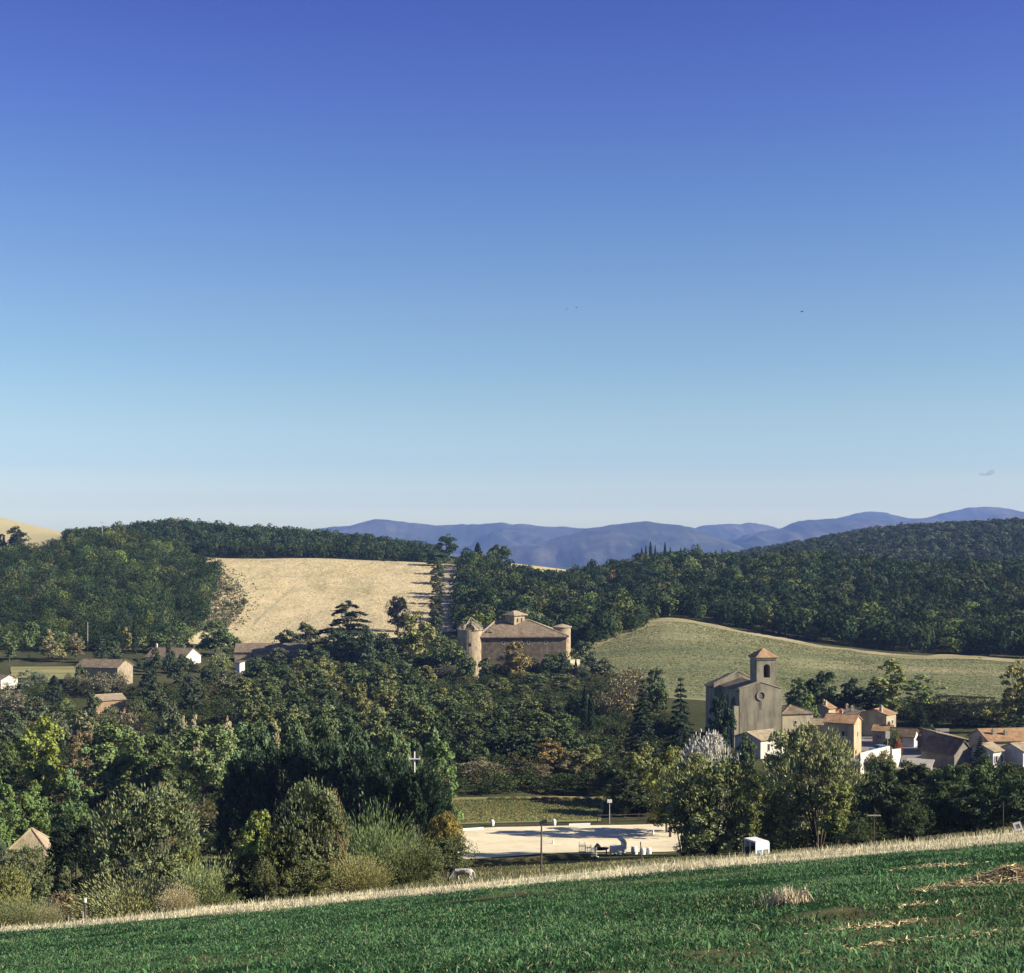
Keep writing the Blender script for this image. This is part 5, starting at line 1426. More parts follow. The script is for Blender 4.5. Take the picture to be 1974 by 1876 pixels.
T('round', 1898, 1464, 90, 176, (0.044, 0.064, 0.028), 'mid green tree at the foot of the fir')
T('round', 1822, 1510, 100, 144, (0.024, 0.036, 0.018), 'blackish tree at the field edge in front of the barn trees')
T('round', 1890, 1515, 110, 142, (0.026, 0.040, 0.020), 'blackish tree beside the thin fence post')
T('round', 1955, 1482, 90, 166, (0.036, 0.052, 0.025), 'dark green tree below the white cottages')
T('round', 1965, 1505, 100, 140, (0.027, 0.040, 0.021), 'blackish tree behind the slanted white board')
# around the church and the village
T('fir', 1239, 1308, 72, 278, (0.016, 0.024, 0.017), 'dark conical fir further from the church')
T('fir', 1312, 1303, 76, 268, (0.014, 0.022, 0.016), 'dark conical fir close to the church')
T('round', 1264, 1291, 62, 352, (0.034, 0.046, 0.024), 'round dark green crown between and behind the two firs')
T('round', 1386, 1348, 62, 283, (0.018, 0.030, 0.017), 'ivy dark tree against the shaded church side')
T('round', 1440, 1418, 44, 262, (0.042, 0.056, 0.026), 'green tree beside the bright white house')
T('bush', 1500, 1447, 60, 255, (0.040, 0.056, 0.024), 'dark bush below the bright white house')
T('bare', 1196, 1300, 76, 345, (0.092, 0.082, 0.048), 'pale brown thin tree above the two firs')
T('bare', 1222, 1282, 80, 385, (0.098, 0.086, 0.050), 'sandy brown thin tree at the pasture edge')
T('bare', 1160, 1330, 70, 350, (0.075, 0.072, 0.044), 'grey brown thin tree beside the slim cypresses')
T('cypress', 1127, 1321, 15, 312, CO, 'slim black cypress, taller of the close pair')
T('cypress', 1139, 1330, 15, 308, CO, 'slim black cypress, lower of the close pair')
T('bush', 1098, 1277, 40, 424, (0.03, 0.042, 0.024), 'dark bush in front of the low pale wall at the castle')
T('bush', 1122, 1278, 30, 422, (0.045, 0.055, 0.032), 'grey green bush at the end of the low pale wall')
T('cypress', 1110, 1271, 9, 420, BL, 'thin black cypress at the corner of the castle')
for dx, tp, wd, Y, c, lb in ((1540, 1310, 62, 352, (0.036, 0.052, 0.024), 'dark green tree behind the cream house'), (1590, 1297, 80, 358, (0.026, 0.040, 0.020), 'dark spreading tree behind the tan house'),
                             (1645, 1312, 70, 360, (0.020, 0.030, 0.018), 'blackish tree behind the grey beige house'), (1686, 1316, 60, 356, (0.022, 0.032, 0.018), 'blackish tree beside the tall light poplar'),
                             (1560, 1340, 40, 330, (0.060, 0.085, 0.030), 'small fresh green tree behind the narrow house')):
    T('round', dx, tp, wd, Y, c, lb)
T('round', 1796, 1398, 46, 292, (0.026, 0.036, 0.020), 'dark tree between the low outhouse and the grey barn')
T('round', 1600, 1436, 40, 262, (0.05, 0.062, 0.028), 'olive tree against the foot of the tan house')
T('bush', 1680, 1450, 30, 254, (0.075, 0.08, 0.036), 'dry bush at the foot of the white retaining wall')
T('tall', 1716, 1271, 80, 350, (0.085, 0.098, 0.038), 'tall light poplar standing above the village')
T('tall', 1782, 1303, 86, 338, (0.066, 0.086, 0.034), 'broad light poplar, shorter neighbour of the tall one')
T('fir', 1776, 1362, 56, 312, (0.014, 0.021, 0.015), 'dark fir below the broad light poplar')
T('willow', 1842, 1345, 92, 336, (0.085, 0.094, 0.044), 'pale olive willow behind the barns')
T('willow', 1905, 1356, 84, 332, (0.105, 0.110, 0.044), 'yellowish round willow behind the white cottages')
T('tall', 1960, 1276, 66, 330, (0.105, 0.100, 0.038), 'yellow tinged tall tree at the frame edge above the willow')
T('round', 1972, 1330, 50, 318, (0.036, 0.046, 0.022), 'dark tree under the yellow tinged tall one')
T('tall', 1955, 1378, 44, 300, (0.026, 0.036, 0.020), 'dark narrow tree beside the yellowish round willow')
T('fir', 1890, 1418, 44, 254, (0.012, 0.020, 0.014), 'dark fir between the grey barn and the white cottages')
T('bush', 1732, 1424, 16, 274, (0.15, 0.06, 0.03), 'rusty orange shrub in the village street')
T('bush', 1722, 1402, 40, 290, (0.060, 0.070, 0.034), 'olive shrub in front of the low outhouse')
T('bush', 1706, 1444, 40, 258, (0.085, 0.085, 0.040), 'dry olive shrub in front of the white retaining wall')
for i in range(8):
    T('bush', 1812+i*14, 1338+i*.8, 22, 398, (0.026, 0.034, 0.020), 'dark hedge shrub in the line across the lower pasture', 'hedge line in the pasture')
# around the castle
T('round', 992, 1239, 70, 428, (0.088, 0.074, 0.034), 'round ochre autumn tree in front of the castle wall')
T('round', 876, 1240, 70, 436, (0.052, 0.070, 0.030), 'green tree at the foot of the nearer round tower')
T('round', 850, 1228, 60, 446, (0.050, 0.062, 0.028), 'olive green tree beside the nearer round tower')
T('round', 792, 1184, 92, 470, (0.085, 0.090, 0.036), 'olive lit tree between the cedar and the castle')
T('willow', 766, 1151, 50, 545, BL, 'black rounded tree standing out against the hay field')
T('cedar', 668, 1155, 150, 476, (0.024, 0.032, 0.022), 'dark spreading cedar with flat branches below the hay field')
T('round', 650, 1215, 80, 462, (0.022, 0.034, 0.020), 'dark tree directly under the spreading cedar')
T('round', 705, 1212, 60, 458, (0.026, 0.038, 0.022), 'dark tree at the foot of the cedar on the castle side')
T('round', 735, 1222, 70, 462, (0.024, 0.036, 0.020), 'dark tree between the cedar and the olive tree')
T('round', 590, 1203, 60, 492, (0.038, 0.046, 0.026), 'grey green tree beside the cedar')
T('round', 548, 1216, 56, 500, (0.024, 0.034, 0.018), 'dark tree above the long reddish roof')
T('round', 1062, 1262, 60, 434, (0.034, 0.050, 0.024), 'dark green tree against the castle wall near its far tower')
T('round', 1128, 1238, 60, 448, (0.044, 0.056, 0.030), 'grey green tree beside the far castle tower')
T('round', 1160, 1272, 64, 425, (0.052, 0.060, 0.034), 'grey green tree at the pasture edge beside the castle')
T('round', 1036, 1300, 76, 405, (0.042, 0.058, 0.028), 'green tree below the ochre autumn one')
T('tall', 1090, 1300, 60, 396, (0.058, 0.066, 0.034), 'slender green tree below the far castle tower')
T('bare', 860, 1280, 70, 428, (0.055, 0.058, 0.038), 'bare stemmed grey tree beside the ruined buttress')
T('bare', 955, 1315, 60, 400, (0.062, 0.060, 0.036), 'thin grey tree in front of the ruined buttress')
for dx, tp, wd, Y, c, lb in ((938, 1268, 40, 440, (0.040, 0.052, 0.026), 'olive tree touching the near corner of the castle wall'), (962, 1282, 46, 432, (0.030, 0.044, 0.022), 'dark tree between the olive one and the ochre autumn tree, against the castle'),
                             (1030, 1268, 40, 438, (0.050, 0.060, 0.032), 'grey green tree between the ochre autumn tree and the far castle tower'), (1084, 1258, 40, 440, (0.036, 0.050, 0.026), 'dark tree touching the far castle tower'),
                             (900, 1262, 50, 420, (0.040, 0.054, 0.026), 'green tree before the ruined buttress'), (1010, 1296, 50, 424, (0.06, 0.064, 0.03), 'olive tree under the ochre autumn tree')):
    T('round', dx, tp, wd, Y, c, lb)
# alley of tall trees up the hill
for dx, tp, wd, Y, k, c, lb in ((862, 1030, 46, 790, 'tall', (0.022, 0.040, 0.020), 'tallest pine at the top of the tree alley'), (843, 1062, 54, 760, 'round', (0.024, 0.040, 0.022), 'broad dark pine beside the tallest one'),
                                (845, 1082, 34, 720, 'round', (0.040, 0.052, 0.026), 'olive tree in the alley, below the broad pine')):
    T(k, dx, tp, wd, Y, c, lb)
for i in range(6):
    T('tall', 843-i*.4, 1098+i*17, 33, 690-i*30, (0.034+.006*(i % 2), 0.044, 0.026), 'alley tree in the row along the hay field edge', 'row of alley trees along the hay field')
T('tall', 838, 1172, 38, 505, (0.026, 0.036, 0.022), 'tall dark tree at the lower end of the alley')
T('cypress', 902, 1057, 11, 800, BL, 'narrow black cypress on the skyline beside the tallest pine')
T('cypress', 921, 1046, 20, 805, CO, 'thick dark cypress on the skyline')
T('pine', 964, 1050, 46, 800, (0.026, 0.040, 0.022), 'wide topped pine on the skyline')
for i in range(5):
    T('round', 893-i*1.2, 1080+i*20, 26, 735-i*36, (0.026, 0.038, 0.020), 'dark tree in the alley row on the wood side of the lane', 'row of alley trees along the wood')
T('round', 741, 1077, 13, 782, (0.020, 0.028, 0.016), 'small dark tree standing at the top of the hay field')
T('round', 765, 1076, 12, 784, (0.020, 0.028, 0.016), 'small dark tree nearest the alley at the top of the hay field')
for dx, tp, wd, Y in ((1237, 1056, 7, 850), (1245, 1052, 6, 850), (1254, 1044, 8, 852), (1263, 1050, 5, 850), (1282, 1045, 7, 855), (1292, 1054, 5, 850), (1312, 1056, 5, 850), (1320, 1055, 6, 850), (1334, 1057, 5, 850), (1370, 1062, 5, 855), (1380, 1060, 6, 855), (1392, 1058, 6, 855), (1403, 1060, 6, 855)):
    T('cypress', dx, tp, wd, Y, CO, 'small dark cypress on the skyline of the castle wood', 'skyline cypresses')
T('round', 1181, 1100, 22, 745, (0.11, 0.078, 0.032), 'orange autumn tree in the wood behind the castle')
T('round', 1230, 1168, 34, 548, (0.085, 0.092, 0.032), 'yellow green tree at the edge of the castle wood')
T('round', 1130, 1172, 22, 560, (0.105, 0.100, 0.045), 'pale olive tree in the wood beside the castle')
T('tall', 1170, 1170, 18, 535, (0.10, 0.10, 0.045), 'pale slender tree at the tip of the castle wood')
T('round', 34, 1017, 48, 850, (0.016, 0.024, 0.015), 'round black tree on the straw coloured hill')
T('round', 4, 1030, 20, 850, (0.016, 0.024, 0.015), 'dark tree cut by the frame edge on the straw coloured hill')
# scrub patch in the hay field
SR = np.random.default_rng(5)
for i in range(30):
    Y = SR.uniform(560, 690); dx = 388+SR.random()**1.2*88*(1-abs(Y-620)/110)
    hgt = SR.uniform(1.3, 3.0)
    T('willow', dx, HY-F*(g1(XD(dx, Y), Y)+hgt)/Y, SR.uniform(8, 17), Y, ((0.12, 0.115, 0.075), (0.075, 0.08, 0.05), (0.042, 0.05, 0.033), (0.05, 0.062, 0.03))[i % 4], 'low grey scrub bush on the overgrown slope at the hay field edge', 'scrub bushes in the hay field')
# between the farm buildings
for k, dx, tp, wd, Y, c, lb in (
    ('high', 56, 1202, 40, 474, (0.048, 0.070, 0.032), 'bare trunked tree with a high green crown at the foot of the wood'),
    ('tall', 18, 1218, 40, 470, (0.050, 0.066, 0.030), 'green tree beside the bare trunked one at the frame edge'),
    ('tall', 93, 1214, 30, 474, (0.115, 0.110, 0.055), 'pale olive slender tree next to the bare trunked one'),
    ('round', 112, 1240, 34, 470, (0.105, 0.105, 0.050), 'pale yellowish low tree behind the paddock'),
    ('tall', 146, 1222, 36, 474, (0.085, 0.075, 0.045), 'brownish thin tree beside the grey pole'),
    ('fir', 195, 1225, 40, 466, (0.026, 0.038, 0.026), 'bluish dark conifer behind the stone barn'),
    ('round', 222, 1238, 36, 460, (0.030, 0.042, 0.024), 'dark tree over the far end of the stone barn'),
    ('round', 243, 1212, 26, 490, (0.125, 0.125, 0.040), 'yellow green tree beside the slim dark cypress'),
    ('cypress', 260, 1188, 11, 488, CO, 'slim dark cypress in front of the wooded hill'),
    ('round', 276, 1228, 30, 492, (0.085, 0.10, 0.04), 'light green tree behind the white farmhouse chimney'),
    ('round', 310, 1222, 56, 492, (0.042, 0.060, 0.028), 'green tree behind the farmhouse roof'),
    ('round', 350, 1228, 50, 490, (0.046, 0.062, 0.028), 'green tree behind the white gable end'),
    ('round', 415, 1199, 76, 492, (0.040, 0.058, 0.026), 'broad dark green tree between the hay field and the farmhouse'),
    ('round', 450, 1225, 40, 496, (0.040, 0.056, 0.026), 'green tree at the corner of the long reddish roof'),
    ('bush', 425, 1258, 52, 452, (0.085, 0.10, 0.044), 'light green bush beside the long reddish roof'),
    ('round', 325, 1245, 22, 440, (0.022, 0.032, 0.019), 'dark tree in front of the farmhouse roof'),
    ('bare', 200, 1292, 56, 385, (0.075, 0.072, 0.05), 'bare branched grey tree in front of the stone barn'),
    ('cypress', 104, 1302, 32, 362, (0.020, 0.030, 0.021), 'dark upright juniper in front of the stone barn'),
    ('bush', 60, 1290, 70, 395, GG, 'grey green bush below the paddock'),
    ('bare', 24, 1325, 60, 350, (0.085, 0.082, 0.058), 'pale grey thin bush below the white house at the frame edge'),
    ('round', 68, 1345, 60, 330, (0.040, 0.050, 0.032), 'grey green tree below the juniper'),
    ('round', 20, 1372, 60, 300, (0.038, 0.052, 0.030), 'dark green tree above the bright yellow green one'),
    ('bush', 128, 1348, 36, 345, (0.070, 0.085, 0.035), 'fresh green bush beside the orange stone hut'),
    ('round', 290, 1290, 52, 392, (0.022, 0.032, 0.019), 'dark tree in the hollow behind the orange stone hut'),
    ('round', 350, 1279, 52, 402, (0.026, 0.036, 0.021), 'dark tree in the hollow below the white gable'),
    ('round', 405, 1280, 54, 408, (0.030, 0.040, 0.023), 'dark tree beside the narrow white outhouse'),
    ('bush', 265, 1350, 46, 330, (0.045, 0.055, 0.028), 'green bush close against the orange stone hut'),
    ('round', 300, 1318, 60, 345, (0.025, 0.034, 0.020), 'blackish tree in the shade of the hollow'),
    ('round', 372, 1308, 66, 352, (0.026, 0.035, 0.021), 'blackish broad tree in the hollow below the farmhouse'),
    ('round', 440, 1292, 56, 392, (0.056, 0.060, 0.032), 'olive tree below the narrow white outhouse'),
    ('bare', 250, 1366, 56, 290, (0.105, 0.092, 0.062), 'pale brown brushy tree below the orange stone hut'),
    ('round', 165, 1374, 74, 286, (0.070, 0.076, 0.040), 'olive grey tree just below the orange stone hut'),
    ('round', 110, 1375, 70, 292, (0.050, 0.056, 0.036), 'grey green tree behind the bright yellow green crown'),
    ('round', 325, 1358, 66, 288, (0.045, 0.055, 0.032), 'dull green tree behind the broad light green one')):
    T(k, dx, tp, wd, Y, c, lb)
for k, dx, tp, wd, Y, c, lb in (('round', 158, 1284, 34, 400, (0.040, 0.050, 0.028), 'green tree against the near end of the stone barn'), ('bare', 232, 1292, 36, 392, (0.075, 0.072, 0.05), 'thin grey tree before the pale barn gable'),
                                ('round', 176, 1336, 34, 338, (0.036, 0.046, 0.026), 'dark tree hiding the shaded side of the orange stone hut'), ('bush', 212, 1362, 44, 328, (0.062, 0.070, 0.038), 'olive bush at the foot of the orange stone hut'),
                                ('round', 300, 1250, 26, 448, (0.026, 0.036, 0.020), 'slim dark tree before the farmhouse wall'), ('round', 352, 1262, 30, 446, (0.034, 0.046, 0.025), 'green tree half hiding the white gable'),
                                ('round', 536, 1250, 44, 470, (0.040, 0.048, 0.028), 'grey green tree before the long reddish roof'), ('bush', 492, 1268, 50, 462, (0.034, 0.044, 0.024), 'dark bush along the wall under the long reddish roof')):
    T(k, dx, tp, wd, Y, c, lb)
for i in range(12):
    T('bush', 268+i*9.5, 1268+(i*5 % 7), 17+(i % 3)*4, 452+(i*7 % 9), ((0.030, 0.040, 0.022), (0.044, 0.055, 0.028), (0.022, 0.030, 0.019))[i % 3], 'dark garden shrub along the front of the farmhouse', 'garden shrubs before the farmhouse')
for i in range(9):
    T('bush', 132+i*12, 1296+(i*7 % 11), 22+(i % 3)*5, 396-(i*5 % 8), ((0.060, 0.060, 0.036), (0.040, 0.048, 0.028), (0.075, 0.072, 0.045))[i % 3], 'straggling shrub along the shaded front of the stone barn', 'shrubs before the stone barn')
# the wood in front of the castle, tree behind tree
FR = np.random.default_rng(77)
def belt(y0, x0, x1, step, top0, top1, cols, label, group, wd=(56, 82), kinds=('round',)):
    x = x0; n = 0
    while x < x1:
        t = (x-x0)/(x1-x0)
        Y = y0*(0.97+0.06*FR.random())
        T(kinds[n % len(kinds)], x, top0+(top1-top0)*t+FR.normal(0, 7), FR.uniform(*wd)*300/y0*0.95+8, Y, cols[int(FR.integers(len(cols)))], label, group)
        x += step*(0.75+0.5*FR.random()); n += 1
W_ = 'trees of the dense wood in front of the castle'
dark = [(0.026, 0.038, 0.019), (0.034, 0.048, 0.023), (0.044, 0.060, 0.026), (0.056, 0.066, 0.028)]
toned = dark+[(0.074, 0.078, 0.032), (0.062, 0.074, 0.032)]  # the dark greens plus two lighter olive tones
lb = 'leafy tree of the dense wood between the castle and the black conifers'
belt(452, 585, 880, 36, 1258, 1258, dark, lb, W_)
belt(415, 500, 830, 42, 1272, 1278, toned, lb, W_)
belt(372, 470, 820, 46, 1296, 1302, toned, lb, W_)
belt(330, 480, 840, 50, 1325, 1335, toned, lb, W_)
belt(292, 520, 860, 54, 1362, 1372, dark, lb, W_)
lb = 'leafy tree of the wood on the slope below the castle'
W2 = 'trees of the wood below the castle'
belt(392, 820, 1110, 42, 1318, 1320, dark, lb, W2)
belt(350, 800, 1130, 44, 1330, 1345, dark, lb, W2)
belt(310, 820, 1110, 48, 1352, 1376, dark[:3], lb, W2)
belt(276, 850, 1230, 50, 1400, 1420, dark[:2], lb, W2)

# brambles and saplings filling the valley floor between the trees
def undergrowth():
    polys = [[(-150,186),(830,178),(835,236),(1240,238),(1300,214),(1500,212),(1560,250),(1440,262),(1330,300),(1240,420),(1150,425),(1090,440),(900,446),(880,520),(600,520),(470,470),(440,418),(250,395),(250,335),(150,340),(120,398),(-150,395)],
             [(1380,160),(2150,150),(2150,246),(1900,248),(1640,248),(1500,205)],
             [(1560,340),(1830,338),(2150,305),(2150,372),(1700,376),(1530,372)]]
    pts = np.concatenate([scatter(p, st) for p, st in zip(polys, (3.9, 3.2, 3.6))])
    protos = [make_kind('bush', 950+k, 520, 0.55, tri=True) for k in range(4)]
    Z = G(pts[:, 0], pts[:, 1]); Vs = []; Ts = []
    pal = np.array([(0.022, 0.034, 0.018), (0.034, 0.046, 0.022), (0.044, 0.056, 0.026), (0.066, 0.066, 0.036), (0.028, 0.042, 0.02)])
    for i, (x, y) in enumerate(pts):
        V, f, t, mb, W, H = protos[i % 4]
        a = rng.random()*6.28; w = rng.uniform(3.2, 6.0); h = rng.uniform(1.4, 3.6)
        c, s_ = math.cos(a), math.sin(a)
        P = V*np.array([w/W, w/W, h/H])
        Vs.append(np.stack([P[:, 0]*c-P[:, 1]*s_+x, P[:, 0]*s_+P[:, 1]*c+y, P[:, 2]+Z[i]-.15], -1))
        Ts.append(np.clip(t*pal[rng.integers(5)]*np.array([1.8, 1.75, 1.5])*rng.normal(1, .15), .004, 1))
    V = np.concatenate(Vs)
    o = link('undergrowth', mesh_np('undergrowth', V, None, np.arange(len(V)).reshape(-1, 3), np.concatenate(Ts), [MF]))
    tag(o, 'brambles and low saplings covering the valley floor under the trees', 'undergrowth', None, 'stuff')
undergrowth()

# ------------------------------------------------------------------ grass, dry grass, straw
def blades(name, label, xy, h, w, tint, lean=0.5, cat='grass', dirbias=None, mat=None):
    n = len(xy)
    X, Y = xy[:, 0], xy[:, 1]
    Z = G(X, Y)-0.02
    a = rng.random(n)*6.283
    # blades turn their flat side mostly across the slope, lean to a random side
    sx = np.cos(a); sy = np.sin(a)*.6
    la = rng.random(n)*6.283; lm = lean*h*(0.3+0.9*rng.random(n))
    lx, ly = np.cos(la)*lm, np.sin(la)*lm
    if dirbias is not None: lx += dirbias[0]*h; ly += dirbias[1]*h
    b = np.stack([X, Y, Z], -1)
    s = np.stack([sx, sy, 0*sx], -1)*(w*.5)[:, None]
    mid = b+np.stack([lx*.35, ly*.35, h*.58], -1)
    tip = b+np.stack([lx, ly, h*(1-.22*np.clip(lm/h, 0, 1))], -1)
    V = np.stack([b-s, b+s, mid+s*.8, mid-s*.8, tip], 1).reshape(-1, 3)
    i = np.arange(n)[:, None]*5
    f4 = i+np.array([[0, 1, 2, 3]]); f3 = i+np.array([[3, 2, 4]])
    o = link(name, mesh_np(name, V, f4, f3, np.concatenate([tint, tint*1.12]), [mat or MGRASS]))
    return tag(o, label, cat, None, 'stuff')
def field_points(n, y0, y1, power=1.0, margin=1.15):
    u = rng.random(n)
    Y = y0+(y1-y0)*u**power
    X = (rng.random(n)*2-1)*(CX/F*Y*margin+1.0)
    return np.stack([X, Y], -1)
def edgeY(X, Y):
    """how far the dry margin reaches into the field at a given column (metres of depth)"""
    dx = X/np.maximum(Y, 1)*F+CX
    return np.interp(dx, [-200, 0, 500, 987, 1300, 1600, 1974, 2200], [72, 72, 70, 67.5, 66.5, 64, 60, 58])
P = np.concatenate([field_points(260000, 12.5, 42, 0.9), field_points(220000, 34, 80, 0.8)])
n1 = fbm(P[:, 0]*0.55, P[:, 1]*0.30, 4); n2 = fbm(P[:, 0]*2.3+7, P[:, 1]*1.4, 3)
eY = edgeY(P[:, 0], P[:, 1])
bare_ = np.clip((fbm(P[:, 0]*0.32+50, P[:, 1]*0.22+9, 4)-0.58)*9, 0, .92)
keep = (P[:, 1] < eY+6*(n1-.35)) & (rng.random(len(P)) < np.clip(0.35+1.6*(n2-.3), .12, 1)) & (rng.random(len(P)) > bare_)
P, n1, n2 = P[keep], n1[keep], n2[keep]
m = len(P)
h = (0.03+0.085*n2**1.5+0.035*rng.random(m))*(1+.9*(rng.random(m) < .04))
w = 0.014+0.014*rng.random(m)+P[:, 1]*0.00022
base = np.array([0.054, 0.120, 0.052])*(0.25+1.5*fbm(P[:, 0]*.18+3, P[:, 1]*.11, 4))[:, None]*(0.6+.8*n1)[:, None]*rng.normal(1, .3, m).clip(.4, 1.8)[:, None]
pale = (rng.random(m) < 0.12+0.28*(fbm(P[:, 0]*.4+8, P[:, 1]*.25+2, 3) > .55)+0.25*np.clip((P[:, 1]-48)/25, 0, 1))[:, None]
col = np.where(pale, np.array([0.17, 0.27, 0.12])*rng.uniform(.7, 1.3, (m, 1)), base)
dry = (rng.random(m) < 0.035)[:, None]
col = np.where(dry, np.array([0.42, 0.37, 0.22])*rng.uniform(.7, 1.2, (m, 1)), col)
blades('grass', 'short green grass covering the sloping field', P, h, w, col, 0.9)
# broad leaved weeds dotted through the field
P = field_points(30000, 13, 62, 0.85)
k = fbm(P[:, 0]*0.8+3, P[:, 1]*0.5, 3) > .5
P = P[k]; m = len(P)
blades('weeds', 'paler broad leaved weeds scattered in the field', P, 0.06+.13*rng.random(m)**2, 0.025+.05*rng.random(m)**2, np.array([0.10, 0.21, 0.085])*rng.uniform(.6, 1.5, (m, 1)), 1.0, 'weeds')
# dry margin
P = np.concatenate([field_points(90000, 60, 84, 1.0), field_points(60000, 38, 84, 0.9)])
n1 = fbm(P[:, 0]*0.5+20, P[:, 1]*0.3, 4); eY = edgeY(P[:, 0], P[:, 1])
dd = (P[:, 1]-(eY-3+12*(n1-.5)))/np.interp(eY, [54, 65], [16, 8])
keep = (rng.random(len(P)) < np.clip(dd, 0, 1)*np.clip(.5+3.2*(fbm(P[:, 0]*.28+60, P[:, 1]*.16, 4)-.33), .12, 1)) & (P[:, 1] < 82.5+2.0*n1)
P, n1 = P[keep], n1[keep]; m = len(P)
h = (0.05+0.24*n1*rng.random(m)**1.5+0.26*(rng.random(m) < .04))*np.interp(P[:, 1], [40, 62, 78], [.8, 1, 1.25])
w = 0.022+0.02*rng.random(m)
col = np.array([0.76, 0.675, 0.47])*rng.normal(1, .2, (m, 1)).clip(.4, 1.4)*(0.55+0.8*fbm(P[:, 0]*.35, P[:, 1]*.2+4, 4))[:, None]*np.where(rng.random((m, 1)) < .16, np.array([[.35, .5, .4]]), 1.0)
blades('dry_grass', 'pale dry grass along the far edge of the field', P, h, w, col, .45)
# rough grass on the bank beyond the edge
Y = 84+rng.random(60000)*72; X = (rng.random(60000)*2-1)*(CX/F*Y*1.05)
P = np.stack([X, Y], -1); n1 = fbm(X*.2, Y*.15, 4)
k = rng.random(len(P)) < np.clip(.2+1.4*(n1-.25), 0, 1); P, n1 = P[k], n1[k]; m = len(P)
col = np.where(rng.random((m, 1)) < .45, np.array([0.40, 0.35, 0.19]), np.array([0.11, 0.13, 0.05]))*rng.normal(1, .2, (m, 1)).clip(.5, 1.5)
blades('rough_grass', 'rough olive grass on the bank between field and arena', P, .15+.28*n1*rng.random(m), .03+.03*rng.random(m), col, .6)

def turf(name, label, poly, n, h0, w0, cols, cat):
    """rough tufts standing on a far field, so that it has a nap"""
    P_ = np.array(poly, float); X_ = XD(P_[:, 0], P_[:, 1])
    x = rng.uniform(X_.min(), X_.max(), n*2); y = rng.uniform(P_[:, 1].min(), P_[:, 1].max(), n*2)
    k = inside(poly, x/y*F+CX, y) & (rng.random(n*2) < .15+1.3*fbm(x*.05, y*.035, 5)**1.5)
    p = np.stack([x[k], y[k]], -1)[:n]; m = len(p)
    c = np.array(cols)[rng.integers(len(cols), size=m)]*(.7+.6*fbm(p[:, 0]*.03+9, p[:, 1]*.03, 4))[:, None]*rng.normal(1, .14, (m, 1)).clip(.5, 1.5)
    return blades(name, label, p, .2+h0*(.4+rng.random(m)), w0*(.5+rng.random(m)), c, .9, cat)
turf('stubble', 'dry stubble tufts covering the straw coloured hay field', [(412,535),(480,530),(620,530),(760,535),(842,560),(838,775),(420,772)], 52000, .22, .75, [(.60,.52,.32), (.68,.59,.38), (.50,.43,.25), (.42,.39,.21)], 'stubble')
turf('scrub_growth', 'grey olive scrub growth on the slope between the dark wood and the hay field', [(372,545),(425,552),(462,590),(482,632),(462,672),(432,706),(404,738)], 5200, .9, 1.1, [(.15,.155,.09), (.115,.125,.075), (.21,.19,.12), (.085,.10,.06), (.28,.245,.15)], 'scrub')
turf('scrub_growth', 'thin straggling scrub fading out into the hay field', [(360,540),(440,545),(485,585),(510,640),(480,690),(445,730),(400,748)], 1500, .7, .9, [(.18,.175,.105), (.25,.225,.14), (.14,.14,.085)], 'scrub')
turf('meadow_grass', 'patchy green and ochre grass of the small meadow behind the arena', [(838,209),(1154,212.5),(1158,232),(838,231)], 14000, .16, .16, [(.17,.20,.08), (.22,.24,.10), (.14,.17,.066), (.36,.29,.13)], 'grass')
turf('pasture_grass', 'short grass tufts covering the green pasture', [(1110,440),(1250,400),(1500,386),(1750,386),(2050,386),(2050,489),(1740,509),(1500,529),(1290,559),(1230,534),(1140,492)], 52000, .14, .65, [(.20,.215,.10), (.25,.25,.125), (.175,.195,.088), (.36,.325,.18)], 'grass')

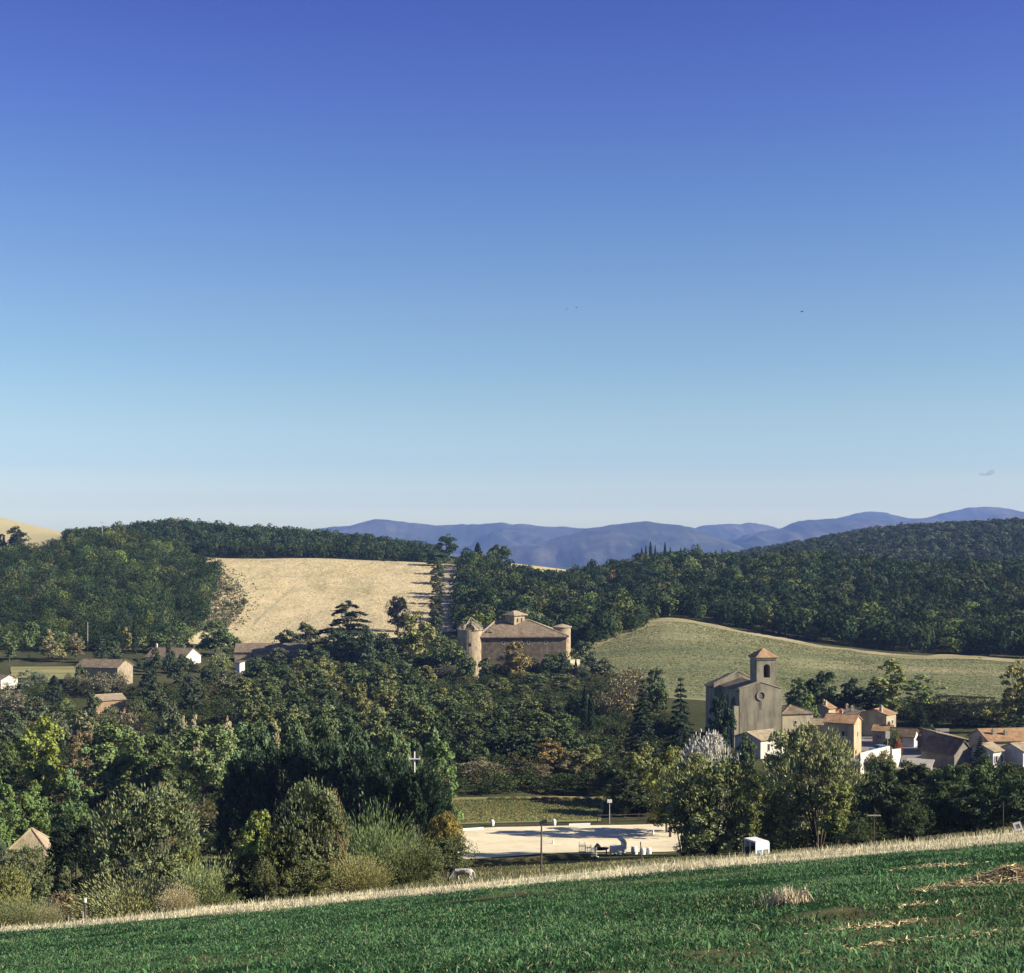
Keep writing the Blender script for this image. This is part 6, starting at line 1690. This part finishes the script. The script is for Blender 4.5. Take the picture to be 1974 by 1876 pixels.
def straw(name, label, dx, dy_Y, wx, wy, hgt, n, cols, seed, cat, L=.35, upright=False):
    """a heap or scatter of stalks, one object"""
    r = np.random.default_rng(seed)
    Y0 = dy_Y; X0 = XD(dx, Y0)
    q = r.normal(size=(n, 2))*np.array([wx, wy])*.5
    x = X0+q[:, 0]; y = Y0+q[:, 1]
    top = hgt*np.exp(-(q[:, 0]/wx*1.6)**2-(q[:, 1]/wy*1.6)**2)*(0.6+0.8*vnoise(q[:, 0]*4+seed, q[:, 1]*4))
    z = G(x, y)+top*r.random(n)+.02
    if upright: ax = unit(np.stack([.35*r.normal(size=n), .35*r.normal(size=n), np.ones(n)], -1))
    else: ax = unit(np.stack([r.normal(size=n), r.normal(size=n)*.7, .25*r.normal(size=n)+.1], -1))
    Ls = L*(0.5+r.random(n))
    if upright: z = G(x, y)+Ls*.45
    lv = Leaves()
    c = np.array(cols)[r.integers(len(cols), size=n)]*r.normal(1, .2, (n, 1)).clip(.5, 1.5)
    lv.add(np.stack([x, y, z], -1), ax, rdir(n, r), Ls, .03, c)
    V, f, t = lv.arrays()
    return tag(link(name, mesh_np(name, V, f, None, t, [M_straw])), label, cat, None, 'stuff' if cat == 'straw patch' else None)
SC = [(0.58, 0.49, 0.28), (0.46, 0.37, 0.20), (0.31, 0.24, 0.13), (0.19, 0.145, 0.08), (0.64, 0.56, 0.35)]
straw('straw_heap', 'big heap of golden straw stalks in the field at the frame edge', 1945, 31.5, 1.5, .9, .36, 3800, SC, 3, 'straw heap', .34)
straw('straw_patch', 'flat straggling straw patch reaching out from the big heap', 1872, 31.0, .9, .5, .06, 380, SC, 4, 'straw patch', .22)
straw('straw_patch', 'thin brown straw patch high in the field below the fence posts', 1800, 45.5, 1.2, 1.0, .08, 380, SC, 5, 'straw patch', .26)
straw('straw_patch', 'long pale straw patch lying in the middle of the green field', 1690, 22.8, .9, .5, .03, 230, SC, 6, 'straw patch', .17)
straw('straw_patch', 'loose straw patch in the grass between the pale patch and the heap', 1775, 26.5, .6, .5, .03, 90, SC, 7, 'straw patch', .17)
straw('straw_patch', 'scattered straw at the very bottom of the field', 1800, 19.6, 1.5, .5, .03, 230, SC, 8, 'straw patch', .14)
straw('straw_patch', 'brown straw patch at the bottom of the field beneath the olive bush', 480, 22.0, 1.2, .5, .03, 200, SC, 9, 'straw patch', .14)
straw('dry_tuft', 'upright tuft of white dry grass alone in the green field', 1522, 30.6, .46, .20, .1, 300, [(0.66, 0.58, 0.42), (0.56, 0.48, 0.32)], 10, 'grass tuft', .34, True)

# ------------------------------------------------------------------ air
HAZE_D = 0.000075
hz = MB().box(-9500, -60, -262, 9500, 12600, 300).build('haze', None)
hz.data.materials.clear()
m_, nt_, out_ = new_mat('haze_air')
pv = N(nt_, 'ShaderNodeVolumePrincipled')
pv.inputs['Color'].default_value = (0.29, 0.46, 1.0, 1)
pv.inputs['Density'].default_value = HAZE_D
pv.inputs['Anisotropy'].default_value = 0.0
nt_.links.new(pv.outputs[0], out_.inputs['Volume'])
hz.data.materials.append(m_)
tag(hz, 'pale blue haze over the valley', 'haze', None, 'stuff')
